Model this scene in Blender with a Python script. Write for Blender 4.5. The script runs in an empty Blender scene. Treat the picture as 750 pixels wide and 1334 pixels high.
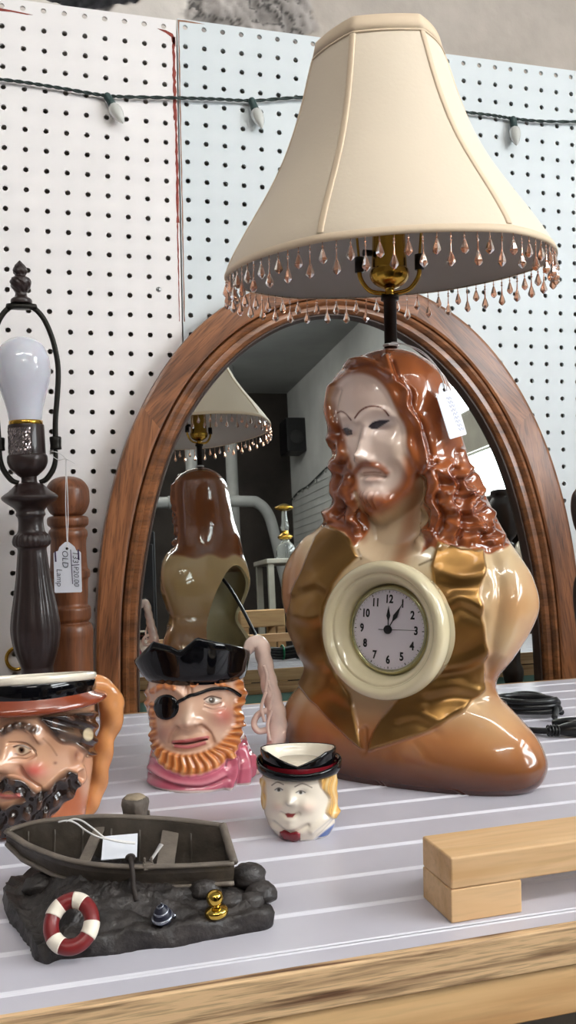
import bpy, bmesh, math, random
import numpy as np
from mathutils import Matrix, Vector

random.seed(4)
rng = np.random.default_rng(4)
PI = math.pi
COL = bpy.context.scene.collection

# ------------------------------------------------------------------ camera constants (metres, table top is z = 0)
FPX, YAW, ROLL = 1191.27, 0.281, -0.0198
CAM = np.array([0.0148, -1.1965, 0.2159])
_f = np.array([math.sin(YAW), math.cos(YAW), 0.0])
_r0 = np.array([math.cos(YAW), -math.sin(YAW), 0.0])
_u0 = np.array([0.0, 0.0, 1.0])
CR = math.cos(ROLL) * _r0 + math.sin(ROLL) * _u0
CU = -math.sin(ROLL) * _r0 + math.cos(ROLL) * _u0
CF = _f
S = 0.88                      # table-top things were placed from image pixels at 1/S scale about the camera foot
CAMS = np.array([CAM[0], CAM[1], CAM[2] / S])


def T(p):
    return (CAM[0] + S * (p[0] - CAM[0]), CAM[1] + S * (p[1] - CAM[1]), S * p[2])


def ray(x, y):
    return CF + CR * (x - 375) / FPX - CU * (y - 667) / FPX


def sight(x, y, D):            # image pixel (x, y) -> point at depth D, at 1/S scale
    return CAMS + ray(x, y) * D


def sightw(x, y, D):           # world point at depth D
    return CAM + ray(x, y) * D


def onz(x, y, z=0.0):
    d = ray(x, y)
    return CAM + d * (z - CAM[2]) / d[2]


def image_px(P):              # (N,3) world -> image pixel coordinates, projected through the camera
    d = P - CAM
    z = d @ CF
    return np.stack([375 + FPX * (d @ CR) / z, 667 - FPX * (d @ CU) / z], -1)


def lin(c):
    return tuple((v / 12.92 if v <= 0.04045 else ((v + 0.055) / 1.055) ** 2.4) for v in c)


def rgb(r, g, b):
    return lin((r / 255, g / 255, b / 255))


# ------------------------------------------------------------------ materials
def nodes_of(m):
    return m.node_tree.nodes, m.node_tree.links


def mat(name, color=(0.5, 0.5, 0.5), rough=0.5, metal=0.0, coat=0.0, spec=0.5, trans=0.0, ior=1.45, attr=False,
        noise=0.0, nscale=20.0, bump=0.0, bscale=60.0, emit=None, estr=0.0, coatr=0.05, alpha=1.0, sss=0.0):
    m = bpy.data.materials.new(name)
    m.use_nodes = True
    N, L = nodes_of(m)
    b = N['Principled BSDF']
    b.inputs['Roughness'].default_value = rough
    b.inputs['Metallic'].default_value = metal
    b.inputs['Coat Weight'].default_value = coat
    b.inputs['Coat Roughness'].default_value = coatr
    b.inputs['Specular IOR Level'].default_value = spec
    b.inputs['Transmission Weight'].default_value = trans
    b.inputs['IOR'].default_value = ior
    b.inputs['Alpha'].default_value = alpha
    if sss:
        b.inputs['Subsurface Weight'].default_value = sss
        b.inputs['Subsurface Scale'].default_value = 0.01
    if emit:
        b.inputs['Emission Color'].default_value = (*emit, 1)
        b.inputs['Emission Strength'].default_value = estr
    tc = N.new('ShaderNodeTexCoord')
    if attr:
        a = N.new('ShaderNodeAttribute'); a.attribute_name = 'Col'
        src = a.outputs['Color']
    else:
        c = N.new('ShaderNodeRGB'); c.outputs[0].default_value = (*color, 1)
        src = c.outputs[0]
    if noise > 0:
        n = N.new('ShaderNodeTexNoise'); n.inputs['Scale'].default_value = nscale
        n.inputs['Detail'].default_value = 6
        L.new(tc.outputs['Object'], n.inputs['Vector'])
        mr = N.new('ShaderNodeMapRange')
        mr.inputs['From Min'].default_value = 0.3; mr.inputs['From Max'].default_value = 0.7
        mr.inputs['To Min'].default_value = 1 - noise; mr.inputs['To Max'].default_value = 1 + noise
        L.new(n.outputs['Fac'], mr.inputs['Value'])
        mx = N.new('ShaderNodeVectorMath'); mx.operation = 'SCALE'
        L.new(src, mx.inputs[0]); L.new(mr.outputs[0], mx.inputs['Scale'])
        src = mx.outputs[0]
    L.new(src, b.inputs['Base Color'])
    if bump > 0:
        n = N.new('ShaderNodeTexNoise'); n.inputs['Scale'].default_value = bscale
        n.inputs['Detail'].default_value = 5
        L.new(tc.outputs['Object'], n.inputs['Vector'])
        bp = N.new('ShaderNodeBump'); bp.inputs['Strength'].default_value = bump
        bp.inputs['Distance'].default_value = 0.002
        L.new(n.outputs['Fac'], bp.inputs['Height'])
        L.new(bp.outputs[0], b.inputs['Normal'])
    return m


def wood(name, dark, light, rough=0.4, coat=0.0, scale=(4, 90, 90), dist=3.0, contrast=(0.35, 0.65), pores=0.5, bump=0.15):
    """Grain runs along the object's X axis."""
    m = mat(name, rough=rough, coat=coat, coatr=0.15)
    N, L = nodes_of(m)
    b = N['Principled BSDF']
    tc = N.new('ShaderNodeTexCoord')
    mp = N.new('ShaderNodeMapping'); mp.inputs['Scale'].default_value = scale
    L.new(tc.outputs['Object'], mp.inputs['Vector'])
    n1 = N.new('ShaderNodeTexNoise'); n1.inputs['Scale'].default_value = 1.0; n1.inputs['Detail'].default_value = 5
    n1.inputs['Distortion'].default_value = dist * 0.2
    L.new(mp.outputs[0], n1.inputs['Vector'])
    mp2 = N.new('ShaderNodeMapping'); mp2.inputs['Scale'].default_value = (scale[0] * 5, scale[1] * 6, scale[2] * 6)
    L.new(tc.outputs['Object'], mp2.inputs['Vector'])
    n2 = N.new('ShaderNodeTexNoise'); n2.inputs['Scale'].default_value = 1.0; n2.inputs['Detail'].default_value = 3
    L.new(mp2.outputs[0], n2.inputs['Vector'])
    r = N.new('ShaderNodeValToRGB')
    r.color_ramp.elements[0].position = contrast[0]; r.color_ramp.elements[0].color = (*dark, 1)
    r.color_ramp.elements[1].position = contrast[1]; r.color_ramp.elements[1].color = (*light, 1)
    L.new(n1.outputs['Fac'], r.inputs['Fac'])
    r2 = N.new('ShaderNodeValToRGB')
    r2.color_ramp.elements[0].position = 0.36; r2.color_ramp.elements[0].color = (1 - pores, 1 - pores, 1 - pores, 1)
    r2.color_ramp.elements[1].position = 0.5; r2.color_ramp.elements[1].color = (1, 1, 1, 1)
    L.new(n2.outputs['Fac'], r2.inputs['Fac'])
    mx = N.new('ShaderNodeVectorMath'); mx.operation = 'MULTIPLY'
    L.new(r.outputs[0], mx.inputs[0]); L.new(r2.outputs[0], mx.inputs[1])
    L.new(mx.outputs[0], b.inputs['Base Color'])
    bp = N.new('ShaderNodeBump'); bp.inputs['Strength'].default_value = bump; bp.inputs['Distance'].default_value = 0.001
    L.new(n2.outputs['Fac'], bp.inputs['Height']); L.new(bp.outputs[0], b.inputs['Normal'])
    return m


# ------------------------------------------------------------------ object helpers
def tag(o, label=None, cat=None, group=None, kind=None):
    if label: o['label'] = label
    if cat: o['category'] = cat
    if group: o['group'] = group
    if kind: o['kind'] = kind
    return o


def empty(name, loc, rz=0.0, scale=1.0, mtx=None):
    o = bpy.data.objects.new(name, None)
    o.empty_display_size = 0.02
    COL.objects.link(o)
    if mtx is not None:
        o.matrix_world = mtx
    else:
        o.location = loc
        o.rotation_euler = (0, 0, rz)
        o.scale = (scale,) * 3
    bpy.context.view_layer.update()
    return o


def obj(name, V, F, m, parent=None, smooth=True, colors=None, normals=None, loc=None, rot=None):
    me = bpy.data.meshes.new(name)
    V = np.asarray(V, float)
    me.from_pydata([tuple(v) for v in V], [], [tuple(int(i) for i in f) for f in F])
    me.update()
    if smooth:
        me.polygons.foreach_set('use_smooth', [True] * len(me.polygons))
    if colors is not None:
        at = me.color_attributes.new('Col', 'FLOAT_COLOR', 'POINT')
        c = np.ones((len(V), 4), np.float32); c[:, :3] = colors
        at.data.foreach_set('color', c.ravel())
    if normals is not None:
        me.normals_split_custom_set_from_vertices([tuple(n) for n in normals])
    if m: me.materials.append(m)
    o = bpy.data.objects.new(name, me)
    COL.objects.link(o)
    if parent: o.parent = parent
    if loc is not None: o.location = loc
    if rot is not None: o.rotation_euler = rot
    return o


class MB:
    """collects shapes of ONE part"""
    def __init__(s): s.V = []; s.F = []

    def add(s, V, F):
        k = len(s.V)
        s.V += [tuple(v) for v in V]; s.F += [tuple(i + k for i in f) for f in F]
        return s

    def box(s, a, b):
        x0, y0, z0 = a; x1, y1, z1 = b
        V = [(x0, y0, z0), (x1, y0, z0), (x1, y1, z0), (x0, y1, z0), (x0, y0, z1), (x1, y0, z1), (x1, y1, z1), (x0, y1, z1)]
        return s.add(V, [(0, 3, 2, 1), (4, 5, 6, 7), (0, 1, 5, 4), (1, 2, 6, 5), (2, 3, 7, 6), (3, 0, 4, 7)])

    def build(s, name, m, parent=None, smooth=False, bevel=0.0, **k):
        o = obj(name, s.V, s.F, m, parent, smooth, **k)
        if bevel:
            md = o.modifiers.new('bevel', 'BEVEL'); md.width = bevel; md.segments = 3; md.limit_method = 'ANGLE'
        return o


def lathe(prof, n=48, flute=None, cap=True):
    """prof: list of (r, z) ; flute(z, phi)->radius factor"""
    V = []; F = []
    for r, z in prof:
        for i in range(n):
            a = 2 * PI * i / n
            k = flute(z, a) if flute else 1.0
            V.append((r * k * math.cos(a), r * k * math.sin(a), z))
    for j in range(len(prof) - 1):
        for i in range(n):
            i2 = (i + 1) % n
            F.append((j * n + i, j * n + i2, (j + 1) * n + i2, (j + 1) * n + i))
    if cap:
        F.append(tuple(range(n - 1, -1, -1)))
        F.append(tuple((len(prof) - 1) * n + i for i in range(n)))
    return V, F


def smooth_prof(pts, k=6):
    """Catmull-Rom through (r, z) points"""
    P = np.array(pts, float)
    out = []
    for i in range(len(P) - 1):
        p0 = P[max(i - 1, 0)]; p1 = P[i]; p2 = P[i + 1]; p3 = P[min(i + 2, len(P) - 1)]
        for t in np.linspace(0, 1, k, endpoint=False):
            out.append(0.5 * ((2 * p1) + (-p0 + p2) * t + (2 * p0 - 5 * p1 + 4 * p2 - p3) * t * t + (-p0 + 3 * p1 - 3 * p2 + p3) * t ** 3))
    out.append(P[-1])
    return [tuple(o) for o in out]


def tube(pts, r, n=10, closed=False, k=6, smoothp=True, flat=1.0):
    P = smooth_prof(pts, k) if smoothp and not closed and len(pts) > 2 else [tuple(p) for p in pts]
    P = np.array(P, float)
    R = np.full(len(P), r, float) if np.isscalar(r) else np.interp(np.linspace(0, 1, len(P)), np.linspace(0, 1, len(r)), r)
    V = []; F = []
    up = np.array([0.0, 0.0, 1.0])
    prev = None
    for i in range(len(P)):
        if closed: t = P[(i + 1) % len(P)] - P[i - 1]
        else: t = P[min(i + 1, len(P) - 1)] - P[max(i - 1, 0)]
        t /= (np.linalg.norm(t) + 1e-12)
        if prev is None:
            a = np.cross(t, up)
            if np.linalg.norm(a) < 0.2: a = np.cross(t, [0, 1.0, 0])
        else:
            a = prev - t * (prev @ t)
        a /= np.linalg.norm(a); b = np.cross(t, a); prev = a
        for j in range(n):
            w = 2 * PI * j / n
            V.append(P[i] + R[i] * (math.cos(w) * a + flat * math.sin(w) * b))
    m = len(P)
    for i in range(m if closed else m - 1):
        i2 = (i + 1) % m
        for j in range(n):
            j2 = (j + 1) % n
            F.append((i * n + j, i * n + j2, i2 * n + j2, i2 * n + j))
    if not closed:
        F.append(tuple(range(n - 1, -1, -1))); F.append(tuple((m - 1) * n + j for j in range(n)))
    return V, F


def text_mesh(name, s, size, m, parent, loc, rot, bold=0.0, sx=1.0, shear=0.0, depth=0.0001):
    cu = bpy.data.curves.new(name, 'FONT')
    cu.body = s; cu.size = size; cu.align_x = 'CENTER'; cu.align_y = 'CENTER'
    cu.offset = bold; cu.extrude = depth; cu.resolution_u = 3; cu.shear = shear
    tmp = bpy.data.objects.new('tmp', cu); COL.objects.link(tmp)
    bpy.context.view_layer.update()
    dg = bpy.context.evaluated_depsgraph_get()
    me = bpy.data.meshes.new_from_object(tmp.evaluated_get(dg))
    bpy.data.objects.remove(tmp); bpy.data.curves.remove(cu)
    me.name = name
    me.materials.clear(); me.materials.append(m)
    o = bpy.data.objects.new(name, me); COL.objects.link(o)
    o.parent = parent; o.location = loc; o.rotation_euler = rot; o.scale = (sx, 1, 1)
    return o


# ------------------------------------------------------------------ sculpting grid
def sstep(a, b, x):
    t = np.clip((x - a) / (b - a + 1e-12), 0, 1)
    return t * t * (3 - 2 * t)


def dist_poly(Q, pts, closed=False, far=40.0):
    """distance of points Q (...,2) to polyline; also param along (points beyond `far` are only marked far)"""
    P = np.array(pts, float)
    lo = P.min(0) - far; hi = P.max(0) + far
    near = (Q[..., 0] > lo[0]) & (Q[..., 0] < hi[0]) & (Q[..., 1] > lo[1]) & (Q[..., 1] < hi[1])
    if near.sum() < 0.8 * near.size:
        D = np.full(Q.shape[:-1], 1e3); A = np.zeros(Q.shape[:-1])
        if near.any():
            d, a = dist_poly(Q[near], pts, closed, 1e6); D[near] = d; A[near] = a
        return D, A
    if closed: P = np.vstack([P, P[:1]])
    best = np.full(Q.shape[:-1], 1e9); par = np.zeros(Q.shape[:-1])
    for i in range(len(P) - 1):
        a = P[i]; d = P[i + 1] - a
        t = np.clip(((Q - a) @ d) / (d @ d + 1e-12), 0, 1)
        e = np.linalg.norm(Q - (a + t[..., None] * d), axis=-1)
        k = e < best
        best = np.where(k, e, best); par = np.where(k, (i + t) / (len(P) - 1), par)
    return best, par


def inside(Q, pts):
    P = np.array(pts, float); n = len(P)
    lo = P.min(0); hi = P.max(0)
    near = (Q[..., 0] > lo[0]) & (Q[..., 0] < hi[0]) & (Q[..., 1] > lo[1]) & (Q[..., 1] < hi[1])
    if near.sum() < 0.8 * near.size and Q.ndim > 1:
        o = np.zeros(Q.shape[:-1], bool)
        if near.any() and not near.all(): o[near] = inside(Q[near], pts)
        return o
    c = np.zeros(Q.shape[:-1], bool)
    x = Q[..., 0]; y = Q[..., 1]
    for i in range(n):
        x1, y1 = P[i]; x2, y2 = P[(i + 1) % n]
        if y1 == y2: continue
        k = ((y1 > y) != (y2 > y)) & (x < (x2 - x1) * (y - y1) / (y2 - y1) + x1)
        c ^= k
    return c


def curve2(pts, k=5, closed=False):
    if closed:
        P = [pts[-1]] + list(pts) + [pts[0], pts[1]]
        q = smooth_prof(P, k)
        return q[k:-2 * k]
    return smooth_prof(pts, k)


class Sculpt:
    def __init__(s, rows, nr, nf, nb, root, smooth=3.0, collapse=True, hook=None):
        """rows: (z, uL, uR, bFront, bBack, wCentre, shear, exponent)"""
        R = np.array(rows, float)
        d = np.sqrt(np.diff(R[:, 0]) ** 2 + (np.diff((R[:, 2] - R[:, 1]) / 2) * 0.9) ** 2 + 1e-10)
        t = np.concatenate([[0], np.cumsum(d)]); t /= t[-1]
        tt = np.linspace(0, 1, nr)
        X = np.stack([np.interp(tt, t, R[:, i]) for i in range(8)], 1)
        if smooth > 0:
            k = int(smooth * 3); g = np.exp(-0.5 * (np.arange(-k, k + 1) / smooth) ** 2); g /= g.sum()
            for i in range(8):
                p = np.concatenate([2 * X[0, i] - X[k:0:-1, i], X[:, i], 2 * X[-1, i] - X[-2:-k - 2:-1, i]])
                X[:, i] = np.convolve(p, g, 'valid')
        s.X = X; s.tt = tt
        ph = np.concatenate([np.linspace(0, PI, nf, endpoint=False), np.linspace(PI, 2 * PI, nb, endpoint=False)])
        s.ph = ph
        z, uL, uR, bf, bb, wc, sh, ex = [X[:, i][:, None] for i in range(8)]
        c = np.cos(ph)[None]; sn = np.sin(ph)[None]
        e = 2.0 / ex
        cc = np.sign(c) * np.abs(c) ** e; ss = np.sign(sn) * np.abs(sn) ** e
        uc = (uL + uR) / 2; hw = (uR - uL) / 2
        U = uc + hw * cc
        W = wc + np.where(sn >= 0, bf, bb) * ss + sh * (U - uc)
        Z = z + 0 * U
        s.P = np.stack([U, -W, Z], -1)
        if hook: hook(s)
        s.M = np.array(root.matrix_world)
        s.root = root
        s.col = np.ones(s.P.shape)
        s.update()
        s.N0 = s.N.copy()

    def normals(s, P):
        dphi = np.roll(P, -1, 1) - np.roll(P, 1, 1)
        dz = np.gradient(P, axis=0)
        n = np.cross(dz, dphi)
        n /= (np.linalg.norm(n, axis=-1, keepdims=True) + 1e-12)
        return n

    def update(s):
        s.N = s.normals(s.P)
        A = s.M[:3, :3]
        s.Wd = s.P @ A.T + s.M[:3, 3]
        nw = s.N @ A.T; nw /= np.linalg.norm(nw, axis=-1, keepdims=True)
        v = CAM - s.Wd; v /= np.linalg.norm(v, axis=-1, keepdims=True)
        s.facing = (nw * v).sum(-1)
        s.px = image_px(s.Wd)  # brushes, masks and paint are placed by these image pixels
        if not hasattr(s, 'front'): s.front = sstep(-0.05, 0.25, s.facing)
        return s

    def _dir(s, d):
        if d is None: return s.N
        d = np.array(d, float); return d / np.linalg.norm(d)

    def bump(s, x, y, rx, ry, amp, rot=0.0, d=None, p=2.0):
        q = s.px - [x, y]
        a = math.radians(rot); ca, sa = math.cos(a), math.sin(a)
        u = (q[..., 0] * ca + q[..., 1] * sa) / rx; v = (-q[..., 0] * sa + q[..., 1] * ca) / ry
        w = np.exp(-(u * u + v * v) ** (p / 2)) * s.front
        s.P += s._dir(d) * (w * amp)[..., None]

    def stroke(s, pts, width, amp, d=None, amps=None, k=5):
        pts = curve2(pts, k) if len(pts) > 2 else pts
        dd, par = dist_poly(s.px, pts)
        a = amp if amps is None else np.interp(par, np.linspace(0, 1, len(amps)), amps)
        w = np.exp(-(dd / width) ** 2) * s.front * a
        s.P += s._dir(d) * w[..., None]

    def mask(s, poly, soft=1.5, curve=True, front=True):
        pts = curve2(poly, 5, True) if curve else poly
        bb = np.array(pts)
        dd, _ = dist_poly(s.px, pts, True)
        sd = np.where(inside(s.px, pts), dd, -dd)
        m = sstep(-soft, soft, sd)
        return m * s.front if front else m

    def line(s, pts, width, soft=1.0, k=5):
        pts = curve2(pts, k) if len(pts) > 2 else pts
        dd, _ = dist_poly(s.px, pts)
        return (1 - sstep(width - soft, width + soft, dd)) * (s.front > 0.2)

    def spot(s, x, y, rx, ry, rot=0.0, soft=None):
        q = s.px - [x, y]
        a = math.radians(rot); ca, sa = math.cos(a), math.sin(a)
        u = (q[..., 0] * ca + q[..., 1] * sa) / rx; v = (-q[..., 0] * sa + q[..., 1] * ca) / ry
        r = np.sqrt(u * u + v * v)
        if soft is None: return np.exp(-r * r) * s.front
        return (1 - sstep(1 - soft, 1 + soft, r)) * (s.front > 0.2)

    def paint(s, m, c, k=1.0):
        w = np.clip(m * k, 0, 1)[..., None]
        s.col = s.col * (1 - w) + np.array(c) * w

    def disp(s, h):
        s.P += s.N * h[..., None]

    def quads(s):
        R, C = s.P.shape[:2]
        i = np.arange(R - 1)[:, None]; j = np.arange(C)[None]
        j2 = (j + 1) % C
        return np.stack([(i + 1) * C + j, (i + 1) * C + j2, i * C + j2, i * C + j], -1)  # R-1,C,4

    def part(s, name, m, parent, sel=None, capb=False, capt=False, solid=0.0):
        """sel: (R-1,C) bool of quads to keep"""
        Q = s.quads()
        q = Q.reshape(-1, 4) if sel is None else Q[sel]
        V = s.P.reshape(-1, 3); N = s.normals(s.P).reshape(-1, 3); Cc = s.col.reshape(-1, 3)
        F = [tuple(f) for f in q]
        R, C = s.P.shape[:2]
        if capb: F.append(tuple(range(C)))
        if capt: F.append(tuple(range(R * C - 1, (R - 1) * C - 1, -1)))
        used = np.unique(np.concatenate([np.array(f) for f in F])) if (capb or capt) else np.unique(q)
        mp = -np.ones(R * C, int); mp[used] = np.arange(len(used))
        F = [tuple(mp[list(f)]) for f in F]
        return obj(name, V[used], F, m, parent, True, Cc[used], N[used])

    def fq(s, m):
        """vertex array -> quad average"""
        a = (m[:-1] + m[1:]) / 2
        return (a + np.roll(a, -1, 1)) / 2


def fbm(x, y, sd=0):
    r = np.random.default_rng(sd)
    o = 0
    for k in range(5):
        a = r.uniform(0, 2 * PI, 2); f = 1.8 ** k
        o = o + np.sin(x * f * math.cos(a[0]) + y * f * math.sin(a[0]) + a[1] + 1.3 * np.sin(y * f * 0.7 + a[0])) / (1.5 ** k)
    return o / 2.2

# ================================================================== THE SETTING
I = 0.0254
RIGHT_X, CEIL_Z, FAR_Y, FLOOR_Z = 1.9, 1.82, -6.0, -0.78
M_plaster = mat('rough_plaster', attr=True, rough=0.85, bump=0.6, bscale=45, noise=0.05, nscale=30)
M_ceil = mat('grey_ceiling', rgb(182, 184, 184), 0.9, noise=0.12, nscale=3, bump=0.2, bscale=20)
M_wallwhite = mat('whitewashed_wall', rgb(232, 233, 230), 0.9, noise=0.10, nscale=4, bump=0.4, bscale=15)
M_dark = mat('dark_far_wall', rgb(60, 54, 50), 0.9, noise=0.5, nscale=2.5)
M_floor = mat('concrete_floor', rgb(85, 78, 72), 0.8, noise=0.2, nscale=6)
M_glow = mat('bright_window', (1, 1, 1), 0.3, emit=(0.92, 0.97, 1.0), estr=11.0)
M_tube = mat('fluorescent_tube', (1, 1, 1), 0.3, emit=(1.0, 0.97, 0.93), estr=28.0)
M_trimw = mat('aged_white_beam', rgb(176, 172, 160), 0.7, noise=0.15, nscale=8)


def struct(o):
    o['kind'] = 'structure'; return o


# back wall: rough plaster with exposed stone above the pegboard
def back_wall():
    xs = np.concatenate([np.linspace(-1.2, -0.15, 12, endpoint=False), np.arange(-0.15, 1.0, 0.003), np.linspace(1.0, RIGHT_X, 12)])
    zs = np.concatenate([np.linspace(FLOOR_Z, 0.83, 8, endpoint=False), np.arange(0.83, 0.96, 0.003), np.linspace(0.96, CEIL_Z, 12)])
    X, Z = np.meshgrid(xs, zs)
    n = fbm(X * 60, Z * 60, 3); n2 = fbm(X * 170, Z * 170, 5); n3 = fbm(X * 25, Z * 25, 9)
    m1 = np.clip(1 - ((X - 0.105) / 0.085) ** 2 - ((Z - 0.925) / 0.052) ** 2 + 0.25 * n, 0, 1)      # dark stone
    m1 = sstep(0.1, 0.35, m1)
    m2 = np.clip(1 - ((X - 0.325) / 0.105) ** 2 - ((Z - 0.905) / 0.07) ** 2 + 0.25 * n, 0, 1)      # grey rubble
    m2 = sstep(0.1, 0.35, m2)
    c = np.ones(X.shape + (3,)) * np.array(rgb(206, 198, 190))
    c = c * (1 - 0.05 * n3[..., None])
    right = sstep(0.36, 0.42, X)[..., None]
    c = c * (1 - right) + np.array(rgb(176, 166, 156)) * (1 + 0.06 * n3[..., None]) * right
    stone = np.array(rgb(150, 143, 138)) * (1 + 0.35 * np.clip(n + 0.5 * n2, -1, 1))[..., None]
    cr = sstep(0.0, 0.22, np.abs(n + 0.4 * n2 + 0.2))[..., None]
    stone = stone * (0.25 + 0.75 * cr)
    c = c * (1 - m2[..., None]) + stone * m2[..., None]
    dk = np.array(rgb(34, 33, 36)) * (1 + 0.8 * np.clip(n2, -0.5, 1.5))[..., None]
    c = c * (1 - m1[..., None]) + dk * m1[..., None]
    Y = 0.024 + 0.0015 * n3 - m2 * (0.006 * n + 0.003 * n2) + m1 * (0.01 - 0.004 * n2)
    C = X.shape[1]
    V = np.stack([X, Y, Z], -1).reshape(-1, 3)
    F = [(j * C + i, j * C + i + 1, (j + 1) * C + i + 1, (j + 1) * C + i) for j in range(X.shape[0] - 1) for i in range(C - 1)]
    o = obj('wall_back', V, F, M_plaster, None, True, c.reshape(-1, 3))
    return struct(o)


back_wall()


def wall_with_holes(name, m, x, y0, y1, z0, z1, holes):
    """wall in the plane X = x, 8 cm thick, rectangular window openings (ya, yb, za, zb)"""
    ys = sorted({y0, y1} | {h[0] for h in holes} | {h[1] for h in holes})
    zs = sorted({z0, z1} | {h[2] for h in holes} | {h[3] for h in holes})
    b = MB()
    for i in range(len(ys) - 1):
        for j in range(len(zs) - 1):
            cy, cz = (ys[i] + ys[i + 1]) / 2, (zs[j] + zs[j + 1]) / 2
            if any(h[0] < cy < h[1] and h[2] < cz < h[3] for h in holes): continue
            b.box((x, ys[i], zs[j]), (x + 0.08, ys[i + 1], zs[j + 1]))
    return struct(b.build(name, m))


WIN = [(-2.95, -1.15, 0.95, 1.45), (-2.95, -1.15, 0.535, 0.735)]
wall_with_holes('wall_right', M_wallwhite, RIGHT_X, FAR_Y, 0.024, FLOOR_Z, CEIL_Z, WIN)
for k, (ya, yb, za, zb) in enumerate(WIN):
    w = struct(MB().box((RIGHT_X + 0.05, ya, za), (RIGHT_X + 0.06, yb, zb)).build('window_%d' % (k + 1), M_glow))
    fr = MB()
    for yy in np.linspace(ya, yb, 3):
        fr.box((RIGHT_X + 0.03, yy - 0.015, za), (RIGHT_X + 0.05, yy + 0.015, zb))
    fr.build('window_frame', M_trimw, w)
struct(MB().box((-2.2, FAR_Y, CEIL_Z), (RIGHT_X + 0.08, 0.06, CEIL_Z + 0.05)).build('ceiling', M_ceil))
struct(MB().box((-2.2, FAR_Y - 0.08, FLOOR_Z), (RIGHT_X + 0.08, FAR_Y, CEIL_Z)).build('wall_far', M_dark))
struct(MB().box((-2.28, FAR_Y, FLOOR_Z), (-2.2, 0.06, CEIL_Z)).build('wall_left_blocker', mat('grey_blocker_wall', rgb(120, 116, 112), 0.9, noise=0.3, nscale=2)))  # unseen wall, added to cut ambient light from the left
struct(MB().box((-2.2, FAR_Y, FLOOR_Z - 0.05), (RIGHT_X + 0.08, 0.06, FLOOR_Z)).build('floor', M_floor))
struct(MB().box((RIGHT_X - 0.02, -3.0, 0.745), (RIGHT_X, -1.1, 0.935)).build('trim_1', M_trimw))

# ------------------------------------------------------------------ pegboard
M_peg = mat('painted_pegboard', rgb(234, 229, 227), 0.42, noise=0.02, nscale=14, bump=0.05, bscale=25)
M_peg2 = mat('painted_pegboard_cool', rgb(209, 215, 217), 0.42, noise=0.02, nscale=14, bump=0.05, bscale=25)
M_red = mat('old_red_paint', rgb(140, 62, 52), 0.8, noise=0.3, nscale=120)
M_rust = mat('brown_seam_stain', rgb(150, 112, 92), 0.9, noise=0.3, nscale=90)
M_steel = mat('zinc_screw', rgb(190, 190, 190), 0.3, metal=1.0)


def pegboard(x_first, ncol, step, z_top_row, nrow, xl, xr, ztop, zbot, m, label, name='pegboard_panel'):
    K = 16; rad = 0.0034; th = 0.0035
    V = []; F = []
    ang = [2 * PI * k / K for k in range(K)]
    for i in range(ncol):
        cx = x_first + i * step
        xa = xl if i == 0 else cx - step / 2; xb = xr if i == ncol - 1 else cx + step / 2
        for j in range(nrow):
            cz = z_top_row - j * I
            zb = ztop if j == 0 else cz + I / 2; za = zbot if j == nrow - 1 else cz - I / 2
            k0 = len(V)
            for a in ang:
                c, s_ = math.cos(a), math.sin(a)
                kx = ((xb - cx) if c > 0 else (cx - xa)) / max(abs(c), 1e-9)
                kz = ((zb - cz) if s_ > 0 else (cz - za)) / max(abs(s_), 1e-9)
                if abs(abs(c) - abs(s_)) < 1e-6:
                    V.append((xb if c > 0 else xa, 0, zb if s_ > 0 else za))
                elif abs(c) > abs(s_):
                    V.append((xb if c > 0 else xa, 0, cz + (s_ / abs(c)) * ((zb - cz) if s_ > 0 else (cz - za))))
                else:
                    V.append((cx + (c / abs(s_)) * ((xb - cx) if c > 0 else (cx - xa)), 0, zb if s_ > 0 else za))
            for a in ang: V.append((cx + rad * math.cos(a), 0, cz + rad * math.sin(a)))
            for a in ang: V.append((cx + rad * math.cos(a), th, cz + rad * math.sin(a)))
            for a in range(K):
                b = (a + 1) % K
                F.append((k0 + a, k0 + b, k0 + K + b, k0 + K + a))
                F.append((k0 + K + a, k0 + K + b, k0 + 2 * K + b, k0 + 2 * K + a))
    k0 = len(V)          # edges
    V += [(xl, 0, zbot), (xr, 0, zbot), (xr, 0, ztop), (xl, 0, ztop), (xl, th, zbot), (xr, th, zbot), (xr, th, ztop), (xl, th, ztop)]
    F += [(k0, k0 + 4, k0 + 5, k0 + 1), (k0 + 1, k0 + 5, k0 + 6, k0 + 2), (k0 + 2, k0 + 6, k0 + 7, k0 + 3), (k0 + 3, k0 + 7, k0 + 4, k0)]
    return tag(obj(name, V, F, m, None, False), label, 'pegboard')


def flat_patch(name, outline, y, th, m, parent):
    """thin skin following an outline of (x, z)"""
    n = len(outline)
    V = [(x, y, z) for x, z in outline] + [(x, y - th, z) for x, z in outline]
    F = [tuple(range(n)), tuple(range(2 * n - 1, n - 1, -1))] + [(i, n + i, n + (i + 1) % n, (i + 1) % n) for i in range(n)]
    return obj(name, V, F, m, parent, False)


zt = 0.8826 - I
pl = pegboard(-12 * I, 21, I, zt, 39, -12.5 * I, 0.2195, 0.8675, zt - 38.5 * I, M_peg,
              'off-white pegboard panel left of the red seam, fixed by a small screw')
pr = pegboard(0.2317, 42, 0.02535, zt + 0.0024, 39, 0.2215, 0.2317 + 41.5 * 0.02535, 0.8700, zt - 38.5 * I, M_peg2,
              'bluish-white painted pegboard panel right of the red seam, behind the fringed lampshade')


def wob(x, z0, z1, w0, w1, sd, n=26):
    r = np.random.default_rng(sd)
    L_, R_ = [], []
    for k in range(n + 1):
        z = z0 + (z1 - z0) * k / n; w = w0 + (w1 - w0) * k / n
        L_.append((x - w * r.uniform(0.4, 1.0), z)); R_.append((x + w * r.uniform(0.3, 1.0), z))
    return L_ + R_[::-1]


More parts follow.
